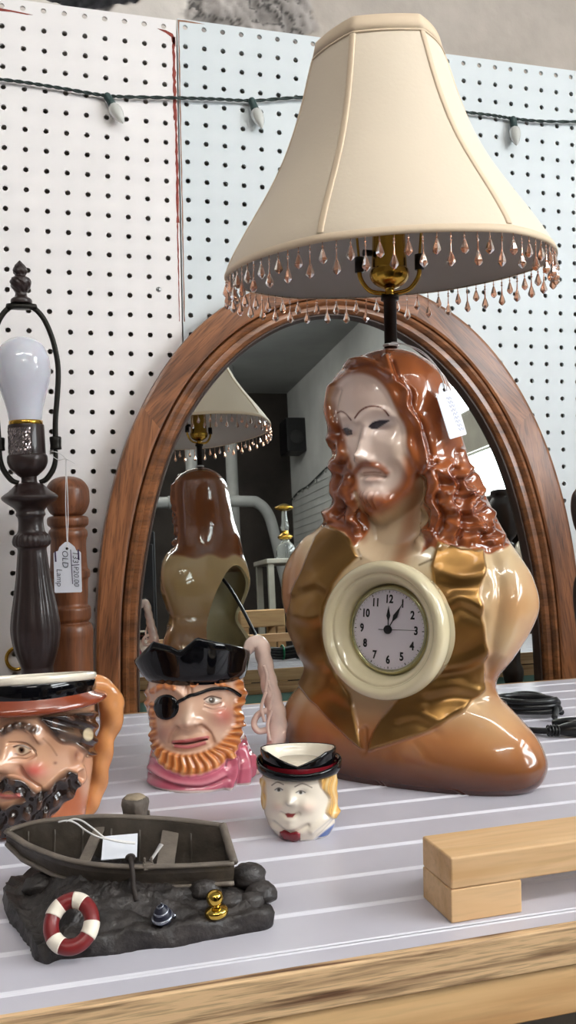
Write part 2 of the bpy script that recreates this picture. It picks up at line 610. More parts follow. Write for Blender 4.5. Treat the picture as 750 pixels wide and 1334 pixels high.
flat_patch('paint_drip', wob(0.2160, 0.845, 0.735, 0.0024, 0.0032, 1), 0.0, 0.0003, M_red, pl)
flat_patch('paint_drip', wob(0.2172, 0.735, 0.600, 0.0022, 0.0024, 2), 0.0, 0.0003, M_red, pl)
flat_patch('paint_drip', wob(0.2165, 0.600, 0.47, 0.0014, 0.0006, 3), 0.0, 0.0003, M_red, pl)
flat_patch('paint_streak', [(0.195, 0.8535), (0.206, 0.8525), (0.2150, 0.8490), (0.2185, 0.842), (0.2185, 0.832), (0.2140, 0.838), (0.2130, 0.8445), (0.206, 0.849), (0.197, 0.8525)], 0.0, 0.0003, M_red, pl)
flat_patch('paint_streak', [(-0.006, 0.868 - 0.014), (0.01, 0.853), (0.03, 0.8512), (0.038, 0.8505), (0.03, 0.8497), (0.012, 0.8508), (-0.006, 0.850)], 0.0, 0.0003, M_red, pl)
flat_patch('seam_stain', wob(0.2232, 0.866, 0.47, 0.0012, 0.0009, 5, 40), 0.0, 0.00025, M_rust, pr)
flat_patch('seam_stain', [(0.222, 0.8685), (0.232, 0.8688), (0.244, 0.8682), (0.258, 0.8672), (0.244, 0.8664), (0.232, 0.8665), (0.222, 0.866)], 0.0, 0.0003, M_rust, pr)
V, F = lathe([(0.0001, 0.0014), (0.003, 0.0012), (0.0036, 0.0)], 20)
sc = obj('screw', V, F, M_steel, pl, True, loc=(0.190, 0, 0.5108), rot=(PI / 2, 0, 0))
MB().box((-0.0022, -0.0003, 0.0013), (0.0022, 0.0003, 0.0016)).box((-0.0003, -0.0022, 0.0013), (0.0003, 0.0022, 0.0016)).build('screw_slot', mat('slot', rgb(40, 40, 40), 0.6), sc)
tag(MB().box((-0.32, 0.0045, 0.8365), (1.3, 0.019, 0.8570)).build('furring_strip', mat('pale_lath', rgb(215, 208, 200), 0.8)),
    'pale wooden lath behind the top row of pegboard holes', 'wood strip')
tag(MB().box((-0.32, 0.0045, -0.11), (1.3, 0.019, -0.09)).build('furring_strip', mat('pale_lath_low', rgb(150, 120, 90), 0.8)),
    'brown wooden lath carrying the pegboard behind the ledge at the bottom', 'wood strip')

# ------------------------------------------------------------------ string of lights
M_wire = mat('green_wire', rgb(38, 52, 48), 0.5)
M_sock = mat('green_socket', rgb(52, 72, 70), 0.4)
M_bulb = mat('clear_faceted_bulb', rgb(215, 215, 208), 0.12, trans=0.35, ior=1.4, coat=0.3)
ls = tag(empty('string_lights', (0.1, -0.006, 0.76)), 'dark green twisted wire of small clear holiday bulbs strung across the pegboard', 'string lights')
W0 = [(-20, 101), (30, 107), (80, 115), (130, 123.5), (160, 126), (229, 127.5), (280, 129), (330, 131), (400, 127), (480, 134), (560, 141), (600, 145.5), (640, 150), (668, 154.5), (710, 158), (770, 158.5)]


def wallpt(x, y, Y=0.0):
    d = ray(x, y); return CAM + d * (Y - CAM[1]) / d[1]


wp = np.array(smooth_prof([tuple(wallpt(x, y, -0.006)) for x, y in W0], 14))
off = np.array(ls.location)
for s_ in (0, 1):
    q = []
    for i, p in enumerate(wp):
        a = i * 0.9 + s_ * PI
        q.append(p - off + np.array([0, 0.0011 * math.cos(a), 0.0011 * math.sin(a)]))
    V, F = tube(q, 0.00135, 6, smoothp=False)
    obj('cord', V, F, M_wire, ls)
for (x, y, ang, bd) in [(140, 126, 28, 1), (328, 132, 18, 1), (668, 156, 3, 1)]:
    p = wallpt(x, y, -0.008) - off
    V, F = lathe(smooth_prof([(0.0035, 0.004), (0.0050, 0.001), (0.0048, -0.006), (0.0056, -0.011), (0.0048, -0.0125)], 3), 16)
    so = obj('light_socket', V, F, M_sock, ls, True, loc=tuple(p), rot=(math.radians(-8), math.radians(-ang), 0))
    V, F = lathe(smooth_prof([(0.0040, -0.011), (0.0076, -0.016), (0.0084, -0.022), (0.0066, -0.030), (0.0030, -0.037), (0.0003, -0.040)], 4), 12,
                 flute=lambda z, a: 1 + 0.05 * math.cos(6 * a))
    obj('bulb', V, F, M_bulb, so)

# ------------------------------------------------------------------ display table
M_table = mat('painted_beadboard', rgb(196, 193, 203), 0.34, noise=0.035, nscale=18, bump=0.05, bscale=30)
M_bead = mat('beading_painted_glint', rgb(212, 210, 217), 0.35, noise=0.02, nscale=40)  # lighter than the boards: the glint on the ridges is put into the colour
M_ply = wood('plywood_edge', rgb(110, 76, 52), rgb(222, 186, 142), 0.7, scale=(9, 190, 190), contrast=(0.32, 0.52), pores=0.35)
M_pine = wood('pine_board', rgb(196, 148, 98), rgb(228, 188, 136), 0.6, scale=(3, 40, 40), pores=0.1)
M_teal = mat('faded_teal_paint', rgb(120, 160, 148), 0.6, noise=0.1, nscale=15)
M_lath = wood('back_edge_wood', rgb(150, 110, 72), rgb(208, 172, 126), 0.6, scale=(4, 90, 90), pores=0.2)
tb = tag(empty('display_table', (0.4, -0.48, FLOOR_Z)), 'long display table topped with grey-lavender beadboard and a rough plywood front edge', 'table')
TX0, TX1, TYF, TYB = -0.55, 1.25, -0.7795, -0.195
A = math.radians(-1.0)


def table_top():
    prof = [(TYF, 0.0)]
    k0 = 0
    y = -0.766
    while y < TYB - 0.01:
        prof += [(y - 0.0022, 0.0), (y - 0.0014, 0.0007), (y - 0.0006, 0.0), (y, -0.0014), (y + 0.0006, 0.0), (y + 0.0014, 0.0007), (y + 0.0022, 0.0)]
        y += 0.0396
    prof.append((TYB, 0.0))
    return prof


pr_ = table_top()
# the flat boards and the raised beads are two skins of the same sheet
V = []; Fb = []; Fr = []
for (y, z) in pr_:
    for x in (TX0, TX1):
        V.append((x, y + math.tan(A) * (x - 0.2) * (0 if y in (TYF, TYB) else 1), z))
for i in range(len(pr_) - 1):
    f = (2 * i, 2 * i + 1, 2 * i + 3, 2 * i + 2)
    (Fr if (i % 7) not in (0,) else Fb).append(f)
toff = -np.array(tb.location)
n_ = len(V)
ztk = -0.012
V2 = V + [(TX0, TYF, ztk), (TX1, TYF, ztk), (TX0, TYB, ztk), (TX1, TYB, ztk)]
Fb += [(n_, n_ + 2, n_ + 3, n_ + 1), (0, n_, n_ + 1, 1), (n_ - 2, n_ - 1, n_ + 3, n_ + 2)]
top = obj('tabletop', np.array(V2) + toff, Fb, M_table, tb, False)
obj('beading', np.array(V) + toff, Fr, M_bead, top, False)
e0 = onz(-150, 1343); e1_ = onz(900, 1182)
MB().box((TX0, -0.7855, -0.0195), (TX1, TYF, 0.0006)).build('plywood_edge', M_ply, tb, loc=tuple(toff), bevel=0.001)
MB().box((TX0, -0.783, -0.0455), (TX1, -0.765, -0.0205)).build('front_rail', M_pine, tb, loc=tuple(toff), bevel=0.001)
MB().box((TX0, TYB, -0.018), (TX1, TYB + 0.006, 0.0)).box((TX0, TYB, -0.036), (TX1, TYB + 0.005, -0.0195)).build('back_edge', M_lath, tb, loc=tuple(toff), bevel=0.001)
MB().box((TX0, TYB - 0.004, -0.10), (TX1, TYB + 0.001, -0.036)).build('back_apron', M_teal, tb, loc=tuple(toff))
for (x, y) in ((TX0 + 0.05, -0.74), (TX1 - 0.05, -0.74), (TX0 + 0.05, -0.25), (TX1 - 0.05, -0.25)):
    MB().box((x - 0.03, y - 0.018, FLOOR_Z), (x + 0.03, y + 0.018, -0.0125)).build('leg', M_pine, tb, loc=tuple(toff))
# ledge behind the table that carries mirror, post and old lamp
LEDGE = -0.115
lg = tag(empty('back_ledge', (0.4, -0.09, FLOOR_Z)), 'dark wooden ledge behind the table holding the arched mirror and the old lamp', 'shelf')
lo = -np.array(lg.location)
M_darkwood = wood('dark_ledge_wood', rgb(50, 32, 22), rgb(82, 54, 36), 0.6)
MB().box((TX0, TYB + 0.010, LEDGE - 0.02), (TX1, -0.0005, LEDGE)).build('board', M_darkwood, lg, loc=tuple(lo))
for x in (TX0 + 0.05, TX1 - 0.05):
    MB().box((x - 0.02, -0.11, FLOOR_Z), (x + 0.02, -0.07, LEDGE - 0.02)).build('leg', M_darkwood, lg, loc=tuple(lo))

# ================================================================== ARCHED OAK MIRROR
TH, AZ = math.radians(3.0), math.radians(-1.0)
mn = np.array([math.sin(AZ) * math.cos(TH), -math.cos(AZ) * math.cos(TH), math.sin(TH)])
me1 = np.array([math.cos(AZ), math.sin(AZ), 0.0]); me2 = np.cross(mn, me1) * -1
if me2[2] < 0: me2 = -me2
MX = Matrix(((me1[0], -mn[0], me2[0], 0.45), (me1[1], -mn[1], me2[1], -0.04), (me1[2], -mn[2], me2[2], 0.0), (0, 0, 0, 1)))
mr_root = tag(empty('arched_mirror', None, mtx=MX), 'large arched oak-framed mirror leaning on the pegboard behind the bust lamp', 'mirror')
OC, IC = -0.0135, -0.0205
HB = (LEDGE / math.cos(TH)) + 0.0008
OUT = [(0.341, HB), (0.3415, -0.05), (0.341, 0.03), (0.338, 0.12), (0.331, 0.19), (0.3235, 0.222), (0.3105, 0.275), (0.302, 0.303), (0.286, 0.342), (0.269, 0.373),
       (0.250, 0.404), (0.228, 0.438), (0.205, 0.463), (0.165, 0.495), (0.115, 0.520), (0.06, 0.5345), (0.0, 0.539)]
INN = [(0.279, HB), (0.279, -0.05), (0.2785, 0.03), (0.2775, 0.095), (0.2685, 0.15), (0.2595, 0.191), (0.2535, 0.226), (0.240, 0.277), (0.218, 0.327), (0.197, 0.358),
       (0.181, 0.387), (0.156, 0.410), (0.134, 0.431), (0.092, 0.463), (0.055, 0.478), (0.025, 0.4855), (0.0, 0.487)]
oo = np.array(smooth_prof(OUT, 8)); ii = np.array(smooth_prof(INN, 8))


def resamp(P, n):
    d = np.concatenate([[0], np.cumsum(np.linalg.norm(np.diff(P, axis=0), axis=1))]); t = np.linspace(0, d[-1], n)
    return np.stack([np.interp(t, d, P[:, 0]), np.interp(t, d, P[:, 1])], 1)


NA = 97


def soften(P, sg=7.0):
    """even out the half arch; the curve is continued by its mirror image over the crown"""
    k = int(sg * 3); g = np.exp(-0.5 * (np.arange(-k, k + 1) / sg) ** 2); g /= g.sum()
    Q = []
    for ax, sgn in ((0, -1), (1, 1)):
        x = P[:, ax]; tail = x[-2:-k - 2:-1] * sgn; head = 2 * x[0] - x[k:0:-1]
        Q.append(np.convolve(np.concatenate([head, x, tail]), g, 'valid'))
    return np.stack(Q, 1)


oh, ih = soften(resamp(oo, NA)), soften(resamp(ii, NA))
full = lambda h, c: np.vstack([np.stack([c - h[:, 0], h[:, 1]], 1), np.stack([c + h[::-1, 0], h[::-1, 1]], 1)[1:]])
OUTC, INC = full(oh, OC), full(ih, IC)
NT = len(OUTC)
M_oak = wood('honey_oak', rgb(102, 60, 33), rgb(156, 99, 60), 0.36, coat=0.25, scale=(7, 75, 75), contrast=(0.32, 0.66), pores=0.4)
M_oak_in = wood('oak_moulding', rgb(94, 56, 30), rgb(146, 92, 54), 0.34, coat=0.3, scale=(8, 60, 60), contrast=(0.32, 0.66), pores=0.3)
M_lip = mat('dark_oak_lip', rgb(58, 36, 24), 0.45, noise=0.2, nscale=40)


def sweep(name, prof, i0, i1, m, parent, local=False):
    """prof: list of (s, w) s = 0 outer edge .. 1 inner edge, w = local depth (negative towards the room)"""
    P = []
    for i in range(i0, i1 + 1):
        for s_, w in prof:
            p = OUTC[i] * (1 - s_) + INC[i] * s_
            P.append((p[0], w, p[1]))
    P = np.array(P); K = len(prof); n = i1 - i0 + 1
    F = [(i * K + j, i * K + j + 1, (i + 1) * K + j + 1, (i + 1) * K + j) for i in range(n - 1) for j in range(K - 1)]
    F.append(tuple(range(K))); F.append(tuple((n - 1) * K + j for j in range(K - 1, -1, -1)))
    if local:
        a = P[0]; b = P[(n - 1) * K]
        d = b - a; ang = math.atan2(d[2], d[0]); c = (a + b) / 2
        R = Matrix.Rotation(-ang, 4, 'Y')
        Ri = np.array(R.inverted())[:3, :3]
        P = (P - c) @ Ri.T
        o = obj(name, P, F, m, parent, True)
        o.matrix_local = Matrix.Translation(c) @ R
        return o
    return obj(name, P, F, m, parent, True)


fz = -0.018
band = [(0.0, 0.0105), (0.0, fz + 0.004), (0.02, fz + 0.001), (0.07, fz), (0.50, fz), (0.545, fz + 0.001), (0.56, fz + 0.006), (0.56, 0.0105), (0.0, 0.0105)]
mould = [(0.565, 0.008), (0.565, fz + 0.004), (0.60, fz - 0.0015), (0.66, fz - 0.003), (0.72, fz - 0.0005), (0.74, fz + 0.002), (0.77, fz + 0.0015), (0.84, fz + 0.001), (0.90, fz + 0.004), (0.925, fz + 0.009), (0.925, 0.008), (0.565, 0.008)]
lip = [(0.926, 0.006), (0.926, fz + 0.008), (0.96, fz + 0.008), (1.0, -0.002), (1.0, 0.0035), (0.926, 0.006)]
cuts = [0, int(NT * 0.285), int(NT * 0.43), int(NT * 0.57), int(NT * 0.715), NT - 1]
for k in range(5):
    o = sweep('frame_segment', band, cuts[k], cuts[k + 1], M_oak, mr_root, True)
    o.data.shade_flat() if hasattr(o.data, 'shade_flat') else None
o = sweep('inner_moulding', mould, 0, NT - 1, M_oak_in, mr_root)
o = sweep('frame_lip', lip, 0, NT - 1, M_lip, mr_root)
for n_o in list(mr_root.children):
    md = n_o.modifiers.new('edges', 'EDGE_SPLIT'); md.split_angle = math.radians(35)
M_mirror = mat('silvered_glass', rgb(222, 226, 224), 0.012, metal=1.0)
pp = [(INC[i][0] * 1.0 + (OUTC[i][0] - INC[i][0]) * 0.05, INC[i][1] + (OUTC[i][1] - INC[i][1]) * 0.05) for i in range(NT)]
V = [(p[0], 0.0, p[1]) for p in pp] + [(p[0], 0.003, p[1]) for p in pp]
F = [tuple(range(NT)), tuple(range(2 * NT - 1, NT - 1, -1))] + [(i, NT + i, NT + (i + 1) % NT, (i + 1) % NT) for i in range(NT)]
obj('mirror_glass', V, F, M_mirror, mr_root, False)

# ================================================================== BUST LAMP WITH CLOCK
M_glaze = mat('glazed_ceramic', attr=True, rough=0.16, coat=0.7, coatr=0.04, noise=0.05, nscale=14)
M_hairg = mat('glazed_hair', attr=True, rough=0.15, coat=0.8, coatr=0.04, noise=0.07, nscale=26)
M_gold = mat('gold_lustre_glaze', attr=True, rough=0.34, metal=0.85, coat=0.2, noise=0.10, nscale=22)
M_cream = mat('cream_glaze', rgb(214, 202, 168), 0.14, coat=0.8, noise=0.05, nscale=20)
M_cream_in = mat('cream_inside_glaze', rgb(176, 160, 118), 0.3, coat=0.3, noise=0.08, nscale=30)
M_black = mat('black_plastic', rgb(18, 18, 20), 0.35)
M_blackglaze = mat('black_glaze', rgb(9, 9, 12), 0.07)
M_brass = mat('polished_brass', rgb(200, 158, 66), 0.22, metal=1.0)
M_white = mat('white_paper', rgb(226, 228, 236), 0.7)
M_thread = mat('white_thread', rgb(225, 222, 220), 0.8)
M_ink = mat('dark_ink', rgb(40, 38, 60), 0.7)

BX, BY = 0.3491, -0.3979
BROT = -math.radians(22.5)
lamp = tag(empty('bust_lamp', T((BX, BY, 0)), BROT, S), 'tall glazed lamp shaped as a long-haired bearded man with a clock in its chest', 'lamp')
bust_rows = [
    # z, uL, uR, bf, bb, wc, shear, exp
    (0.000, -0.104, 0.117, 0.058, 0.056, 0.0, 0.36, 2.35),
    (0.006, -0.110, 0.125, 0.064, 0.060, 0.0, 0.36, 2.35),
    (0.022, -0.115, 0.130, 0.066, 0.062, 0.0, 0.36, 2.3),
    (0.042, -0.116, 0.122, 0.063, 0.058, 0.0, 0.34, 2.2),
    (0.062, -0.107, 0.104, 0.057, 0.052, 0.0, 0.32, 2.15),
    (0.078, -0.093, 0.088, 0.053, 0.047, 0.0, 0.30, 2.1),
    (0.092, -0.088, 0.088, 0.053, 0.046, 0.0, 0.28, 2.1),
    (0.110, -0.096, 0.103, 0.056, 0.050, 0.0, 0.28, 2.1),
    (0.131, -0.104, 0.1165, 0.059, 0.054, 0.0, 0.28, 2.1),
    (0.151, -0.110, 0.126, 0.061, 0.056, 0.0, 0.27, 2.1),
    (0.165, -0.112, 0.127, 0.061, 0.056, 0.0, 0.26, 2.1),
    (0.186, -0.110, 0.121, 0.058, 0.054, 0.0, 0.24, 2.1),
    (0.203, -0.102, 0.111, 0.054, 0.052, 0.0, 0.20, 2.1),
    (0.217, -0.090, 0.102, 0.049, 0.050, 0.0, 0.16, 2.0),
    (0.230, -0.071, 0.096, 0.046, 0.050, 0.0, 0.12, 2.0),
    (0.240, -0.064, 0.092, 0.046, 0.050, 0.0, 0.10, 2.0),
    (0.255, -0.058, 0.085, 0.047, 0.051, 0.0, 0.05, 2.0),
    (0.272, -0.056, 0.078, 0.049, 0.052, 0.002, 0.02, 2.0),
    (0.290, -0.056, 0.070, 0.052, 0.053, 0.002, 0.0, 2.0),
    (0.320, -0.060, 0.062, 0.054, 0.055, 0.0, 0.0, 2.0),
    (0.348, -0.061, 0.058, 0.054, 0.056, 0.0, 0.0, 2.0),
    (0.368, -0.057, 0.051, 0.050, 0.053, 0.0, 0.0, 2.0),
    (0.383, -0.043, 0.037, 0.040, 0.042, 0.0, 0.0, 2.0),
    (0.392, -0.026, 0.022, 0.025, 0.026, 0.0, 0.0, 2.0),
    (0.3965, -0.008, 0.008, 0.008, 0.008, 0.0, 0.0, 2.0),
]
B = Sculpt(bust_rows, 470, 430, 190, lamp, smooth=5)
X_, Y_ = B.px[..., 0], B.px[..., 1]
FD = (-0.50, -0.86, 0.0)       # where the face looks, local

FACE = [(437, 500), (446, 490), (460, 485), (474, 486), (490, 493), (503, 506), (512, 524), (520, 541), (529, 560), (531, 582), (538, 604), (540, 624), (530, 642),
        (514, 656), (497, 664), (481, 666), (472, 657), (466, 640), (462, 622), (456, 602), (449, 582), (441, 560), (434, 538), (431, 518)]
NECK = [(462, 640), (500, 655), (530, 640), (545, 622), (551, 660), (552, 700), (540, 735), (500, 742), (465, 738), (462, 715), (474, 690), (470, 665)]
face = B.mask(FACE, 3.0); neck = B.mask(NECK, 6.0)
facew = B.mask(FACE, 7.0)
HAIRL = [(424, 470), (440, 440), (600, 440), (640, 560), (625, 620), (645, 660), (664, 702), (655, 716), (625, 720), (600, 712), (575, 718), (560, 712), (545, 722), (535, 700), (548, 660), (545, 610), (500, 560),
         (470, 600), (466, 650), (474, 690), (462, 712), (448, 694), (430, 690), (417, 684), (415, 640), (410, 560)]
hair = np.clip(B.mask(HAIRL, 1.5, front=False), 0, 1)
isfront = B.facing > 0.0
back_hair = sstep(0.205, 0.215, B.P[..., 2] + 0.004 * np.sin(B.P[..., 0] * 90))
hair = np.where(B.front > 0.3, hair, back_hair)
hair = hair * (1 - face) * (1 - B.mask(NECK, 1.5))
hair = np.where(Y_ < 700, np.maximum(hair, (1 - face) * (1 - B.mask(NECK, 1.5)) * ((Y_ < 655) * 1.0)), hair)

# face lies a little behind the hair
B.P += -B.N0 * (0.0045 * facew)[..., None]
# neck set back under the chin and between the locks
B.P += np.array([0.30, 0.95, 0.0]) * (0.021 * B.mask([(468, 668), (485, 676), (512, 664), (534, 645), (548, 625), (552, 690), (538, 712), (500, 722), (474, 712), (470, 690)], 11.0))[..., None]
B.update()
f = FD
B.bump(486, 645, 17, 14, 0.0120, d=f)              # chin
B.bump(500, 652, 16, 9, 0.0045, d=f)
B.stroke([(477, 556), (475, 575), (473, 592)], 6.2, 0.0, d=f, amps=[0.0030, 0.0070, 0.0110])   # nose
B.bump(474, 597, 6.5, 6, 0.0066, d=f)
B.bump(467, 600, 4.5, 4.5, 0.0040, d=f); B.bump(484, 599, 5, 4.5, 0.0046, d=f)
B.bump(452, 566, 11, 9, -0.0045, d=f); B.bump(497, 556, 15, 9, -0.0055, d=f)         # eye sockets
B.bump(456, 562, 7, 5, 0.0030, d=f); B.bump(497, 552, 12, 5.5, 0.0038, d=f)           # lids
B.stroke([(445, 545), (455, 543), (464, 549)], 4.0, 0.0018, d=f)
B.stroke([(470, 547), (485, 536), (502, 535), (515, 543)], 5.0, 0.0024, d=f)          # brow ridge
B.bump(516, 583, 15, 14, 0.0030, d=f); B.bump(459, 588, 8, 12, 0.0024, d=f)           # cheeks
B.bump(508, 612, 12, 14, -0.0028, d=f)
B.stroke([(464, 615), (471, 608), (482, 607), (495, 610), (504, 616)], 5.0, 0.0034, d=f)   # moustache
B.stroke([(472, 620), (486, 619), (500, 621)], 2.6, -0.0034, d=f)                     # mouth
B.stroke([(480, 625), (487, 626), (493, 625)], 4.0, 0.0026, d=f)
B.stroke([(480, 635), (488, 636), (495, 634)], 5.0, -0.0014, d=f)
B.bump(470, 515, 34, 20, 0.0022, d=f)
for x in (476, 482, 489, 496): B.stroke([(x + 1, 642), (x - 1, 652), (x - 2, 661)], 1.6, 0.0010, d=f)
B.bump(484, 659, 3, 4, -0.0020, d=f)
# face profile: raised cheek line towards hair
B.stroke([(522, 600), (534, 625), (520, 648), (500, 662)], 7, 0.0030, d=f)
B.update()

# hair: waves that grow stronger downwards, big curls over the shoulder
X_, Y_ = B.px[..., 0], B.px[..., 1]
ramp = sstep(480, 560, Y_)
hm = hair * B.front
w1 = np.sin((X_ + 5 * np.sin(Y_ / 13.0 + X_ / 60)) / 6.0 + 1.5 * np.sin(Y_ / 29.0))
w2 = np.sin(Y_ / 7.0 + 2.2 * np.sin(X_ / 15.0) + 0.8)
B.disp(hm * (0.0010 * w1 + 0.0005 * w2 * ramp) * (0.35 + 0.65 * ramp))
B.update()
CURLS = [[(503, 468), (512, 492), (528, 508), (528, 528), (540, 546), (546, 566), (552, 590), (550, 612)],
                 [(560, 600), (556, 608), (566, 628), (560, 650), (570, 672), (562, 694)],
         [(584, 606), (578, 614), (590, 630), (582, 652), (594, 672), (588, 698)],
         [(600, 590), (606, 612), (600, 630), (616, 646), (608, 664), (624, 678), (618, 700)],
         [(612, 612), (628, 634), (622, 652), (640, 668), (636, 684), (654, 700)],
         [(566, 612), (584, 622), (600, 620)], [(574, 640), (596, 646), (612, 640)], [(584, 664), (604, 668), (622, 662)], [(590, 688), (612, 692), (634, 690)],
         [(552, 660), (548, 676), (556, 692), (546, 708)], [(604, 704), (626, 708), (650, 706)],
         [(433, 505), (428, 530), (434, 556), (430, 580)], [(438, 572), (446, 590), (440, 606), (452, 622), (446, 640), (458, 652)],
         [(434, 600), (440, 618), (434, 636), (442, 654), (432, 672)], [(452, 640), (462, 656), (456, 672), (466, 688)], [(424, 668), (438, 676), (452, 682)],
         [(436, 478), (452, 474), (472, 472), (492, 478), (508, 492)]]
for k, c in enumerate(CURLS):
    B.stroke(c, 5.6, 0.0050)
for k, c in enumerate(CURLS):
    c2 = [(x + 8, y + 3) for x, y in c]
    B.stroke(c2, 3.6, -0.0024)
B.update()
for (x, y, r) in [(452, 478, 6), (595, 655, 6), (575, 655, 5), (630, 690, 6), (600, 610, 5), (616, 655, 5), (640, 705, 5), (566, 700, 6), (584, 680, 5), (427, 678, 6), (448, 660, 5)]:
    B.bump(x, y, r, r * 0.8, 0.0028)
B.update()

# lapels
LAPL = [(426, 683), (440, 690), (456, 703), (463, 716), (468, 726), (450, 742), (436, 760), (424, 790), (421, 825), (430, 862), (445, 885), (457, 905), (466, 945), (473, 976),
        (455, 962), (430, 938), (408, 915), (390, 893), (382, 860), (374, 822), (377, 795), (384, 768), (392, 748), (402, 722), (412, 700)]
LAPR = [(570, 706), (600, 716), (630, 716), (632, 740), (624, 775), (630, 812), (634, 858), (630, 898), (602, 926), (560, 953), (478, 978), (486, 955), (497, 937), (524, 906),
        (550, 880), (572, 843), (580, 805), (566, 768), (561, 738), (566, 720)]
ml, mrr = B.mask(LAPL, 1.3, curve=False, front=False) * (B.facing > 0.03), B.mask(LAPR, 1.3, curve=False)
mls, mrs = B.mask(LAPL, 3.0, curve=False), B.mask(LAPR, 3.0, curve=False)
lap = np.maximum(ml, mrr)
Xn, Yn = B.px[..., 0], B.px[..., 1]
fold = np.sin(Yn / 19.0 + 1.0 * np.sin(Xn / 31.0) + Xn / 40) * 0.7 + 0.3 * np.sin((Yn + Xn) / 17.0)
B.disp(np.maximum(mls, mrs) * (0.0036 + 0.0009 * fold) * sstep(660, 700, Yn))
B.update()
for c, a in [([(631, 745), (600, 752), (575, 745)], 0.002), ([(626, 790), (600, 778), (582, 790)], 0.003), ([(632, 850), (606, 862), (572, 868)], 0.0035), ([(620, 900), (590, 893), (560, 900)], 0.003),
             ([(570, 940), (545, 928), (520, 932)], 0.002), ([(395, 760), (412, 756), (428, 766)], 0.0024), ([(385, 800), (402, 806), (418, 802)], 0.0024), ([(395, 850), (410, 862), (430, 860)], 0.0026),
             ([(410, 905), (430, 900), (450, 910)], 0.002)]:
    B.stroke(c, 9, a * 0.7); B.stroke([(x, y + 15) for x, y in c], 8, -a * 0.5)
# crease between the lapel points, arm crease, sleeve folds
B.stroke([(474, 950), (475, 978)], 4, -0.003)
B.stroke([(640, 720), (650, 760), (648, 800), (640, 850), (636, 886)], 7, -0.0022)
B.stroke([(660, 730), (672, 765), (668, 810), (654, 850)], 12, 0.0026)
B.stroke([(400, 700), (388, 725), (382, 750), (380, 772)], 6, 0.002)
B.stroke([(606, 930), (640, 940), (676, 965)], 16, 0.0022)
B.bump(500, 728, 26, 8, -0.002)
# chest opening for the clock
B.update()

# ---- glaze colours
skin = rgb(232, 208, 194); hairc = rgb(162, 90, 48); hdark = rgb(98, 38, 15); beige = rgb(208, 180, 140); tan = rgb(190, 132, 84); brown = rgb(74, 30, 10); cream = rgb(218, 202, 172)
Z = B.P[..., 2]
c = np.ones(B.P.shape) * np.array(beige)
k = sstep(0.085, 0.045, Z)[..., None]; c = c * (1 - k) + np.array(rgb(176, 116, 70)) * k
k = (sstep(0.048, 0.002, Z) ** 0.8)[..., None]; c = c * (1 - k) + np.array(brown) * k
B.col = c
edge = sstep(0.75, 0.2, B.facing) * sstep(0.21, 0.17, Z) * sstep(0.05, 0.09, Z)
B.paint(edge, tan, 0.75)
B.paint(B.spot(655, 890, 20, 30) + B.spot(640, 880, 12, 40), rgb(160, 104, 62), 0.6)
B.paint(B.spot(385, 770, 16, 60), rgb(186, 128, 90), 0.9)
B.paint(B.spot(672, 790, 34, 34), rgb(196, 142, 92), 0.7)
B.paint(B.spot(645, 950, 36, 26), rgb(200, 160, 112), 0.5)
B.paint(B.spot(500, 715, 60, 30) + B.spot(560, 725, 30, 20), cream, 0.9)
B.paint(B.mask(NECK, 6), rgb(196, 170, 140), 0.8)
B.paint(B.line([(541, 640), (532, 690), (520, 730)], 9, 8) + B.line([(476, 672), (472, 700)], 6, 6), rgb(150, 92, 56), 0.7)
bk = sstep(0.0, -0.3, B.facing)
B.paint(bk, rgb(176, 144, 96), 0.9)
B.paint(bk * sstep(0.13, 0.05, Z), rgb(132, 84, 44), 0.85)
# face
B.paint(B.mask(FACE, 2.0), skin)
B.paint(B.spot(468, 505, 30, 20), rgb(232, 200, 186), 0.6)
B.paint(B.spot(520, 590, 14, 30), rgb(226, 200, 176), 0.6)
bd = np.maximum(B.line([(534, 600), (533, 622), (524, 640), (504, 655), (486, 662)], 9, 9), 0)
B.paint(bd, rgb(172, 98, 54), 0.95)
B.paint(B.line([(536, 612), (528, 636), (510, 650), (494, 660), (482, 662)], 7, 7), rgb(150, 78, 40), 0.8)
B.paint(B.spot(486, 654, 19, 12), rgb(160, 84, 44), 0.95)
B.paint(B.line([(462, 615), (470, 606), (482, 605), (495, 608), (503, 615)], 4.5, 3), rgb(150, 80, 44), 0.95)
B.paint(B.line([(462, 622), (466, 640), (474, 655)], 3.5, 3), rgb(170, 104, 66), 0.7)
B.paint(B.line([(474, 616), (487, 615), (496, 616)], 1.2, 0.8), rgb(140, 84, 60), 0.6)
B.paint(B.spot(487, 624, 9, 4), rgb(206, 150, 130), 0.5)
B.paint(B.spot(498, 550, 15, 8) + B.spot(452, 560, 9, 7), rgb(160, 150, 158), 0.55)
B.paint(B.line([(473, 557), (472, 570)], 3, 3), rgb(170, 140, 130), 0.4)
dk = rgb(34, 32, 44)
B.paint(B.mask([(479, 556), (485, 550), (494, 547.5), (509, 547.5), (500, 553), (491, 559), (484, 559)], 0.8, curve=False), dk, 0.95)
B.paint(B.mask([(445, 559.5), (450, 557.5), (458, 560.5), (459, 566), (452, 568), (446.5, 565)], 0.8, curve=False), dk, 0.9)
B.paint(B.line([(482, 554), (491, 549), (506, 548)], 0.9, 0.6), dk, 0.8)
B.paint(B.line([(445.5, 560), (451, 558), (458, 561)], 0.9, 0.6), dk, 0.8)
br = rgb(104, 44, 28)
B.paint(B.line([(439, 538), (444, 536), (450, 539), (457, 547)], 0.9, 0.7), br, 0.9)
B.paint(B.line([(462, 544.5), (469, 535.5), (479, 530), (491, 529.5), (500, 534), (506, 541.5)], 1.1, 0.7), br, 0.95)
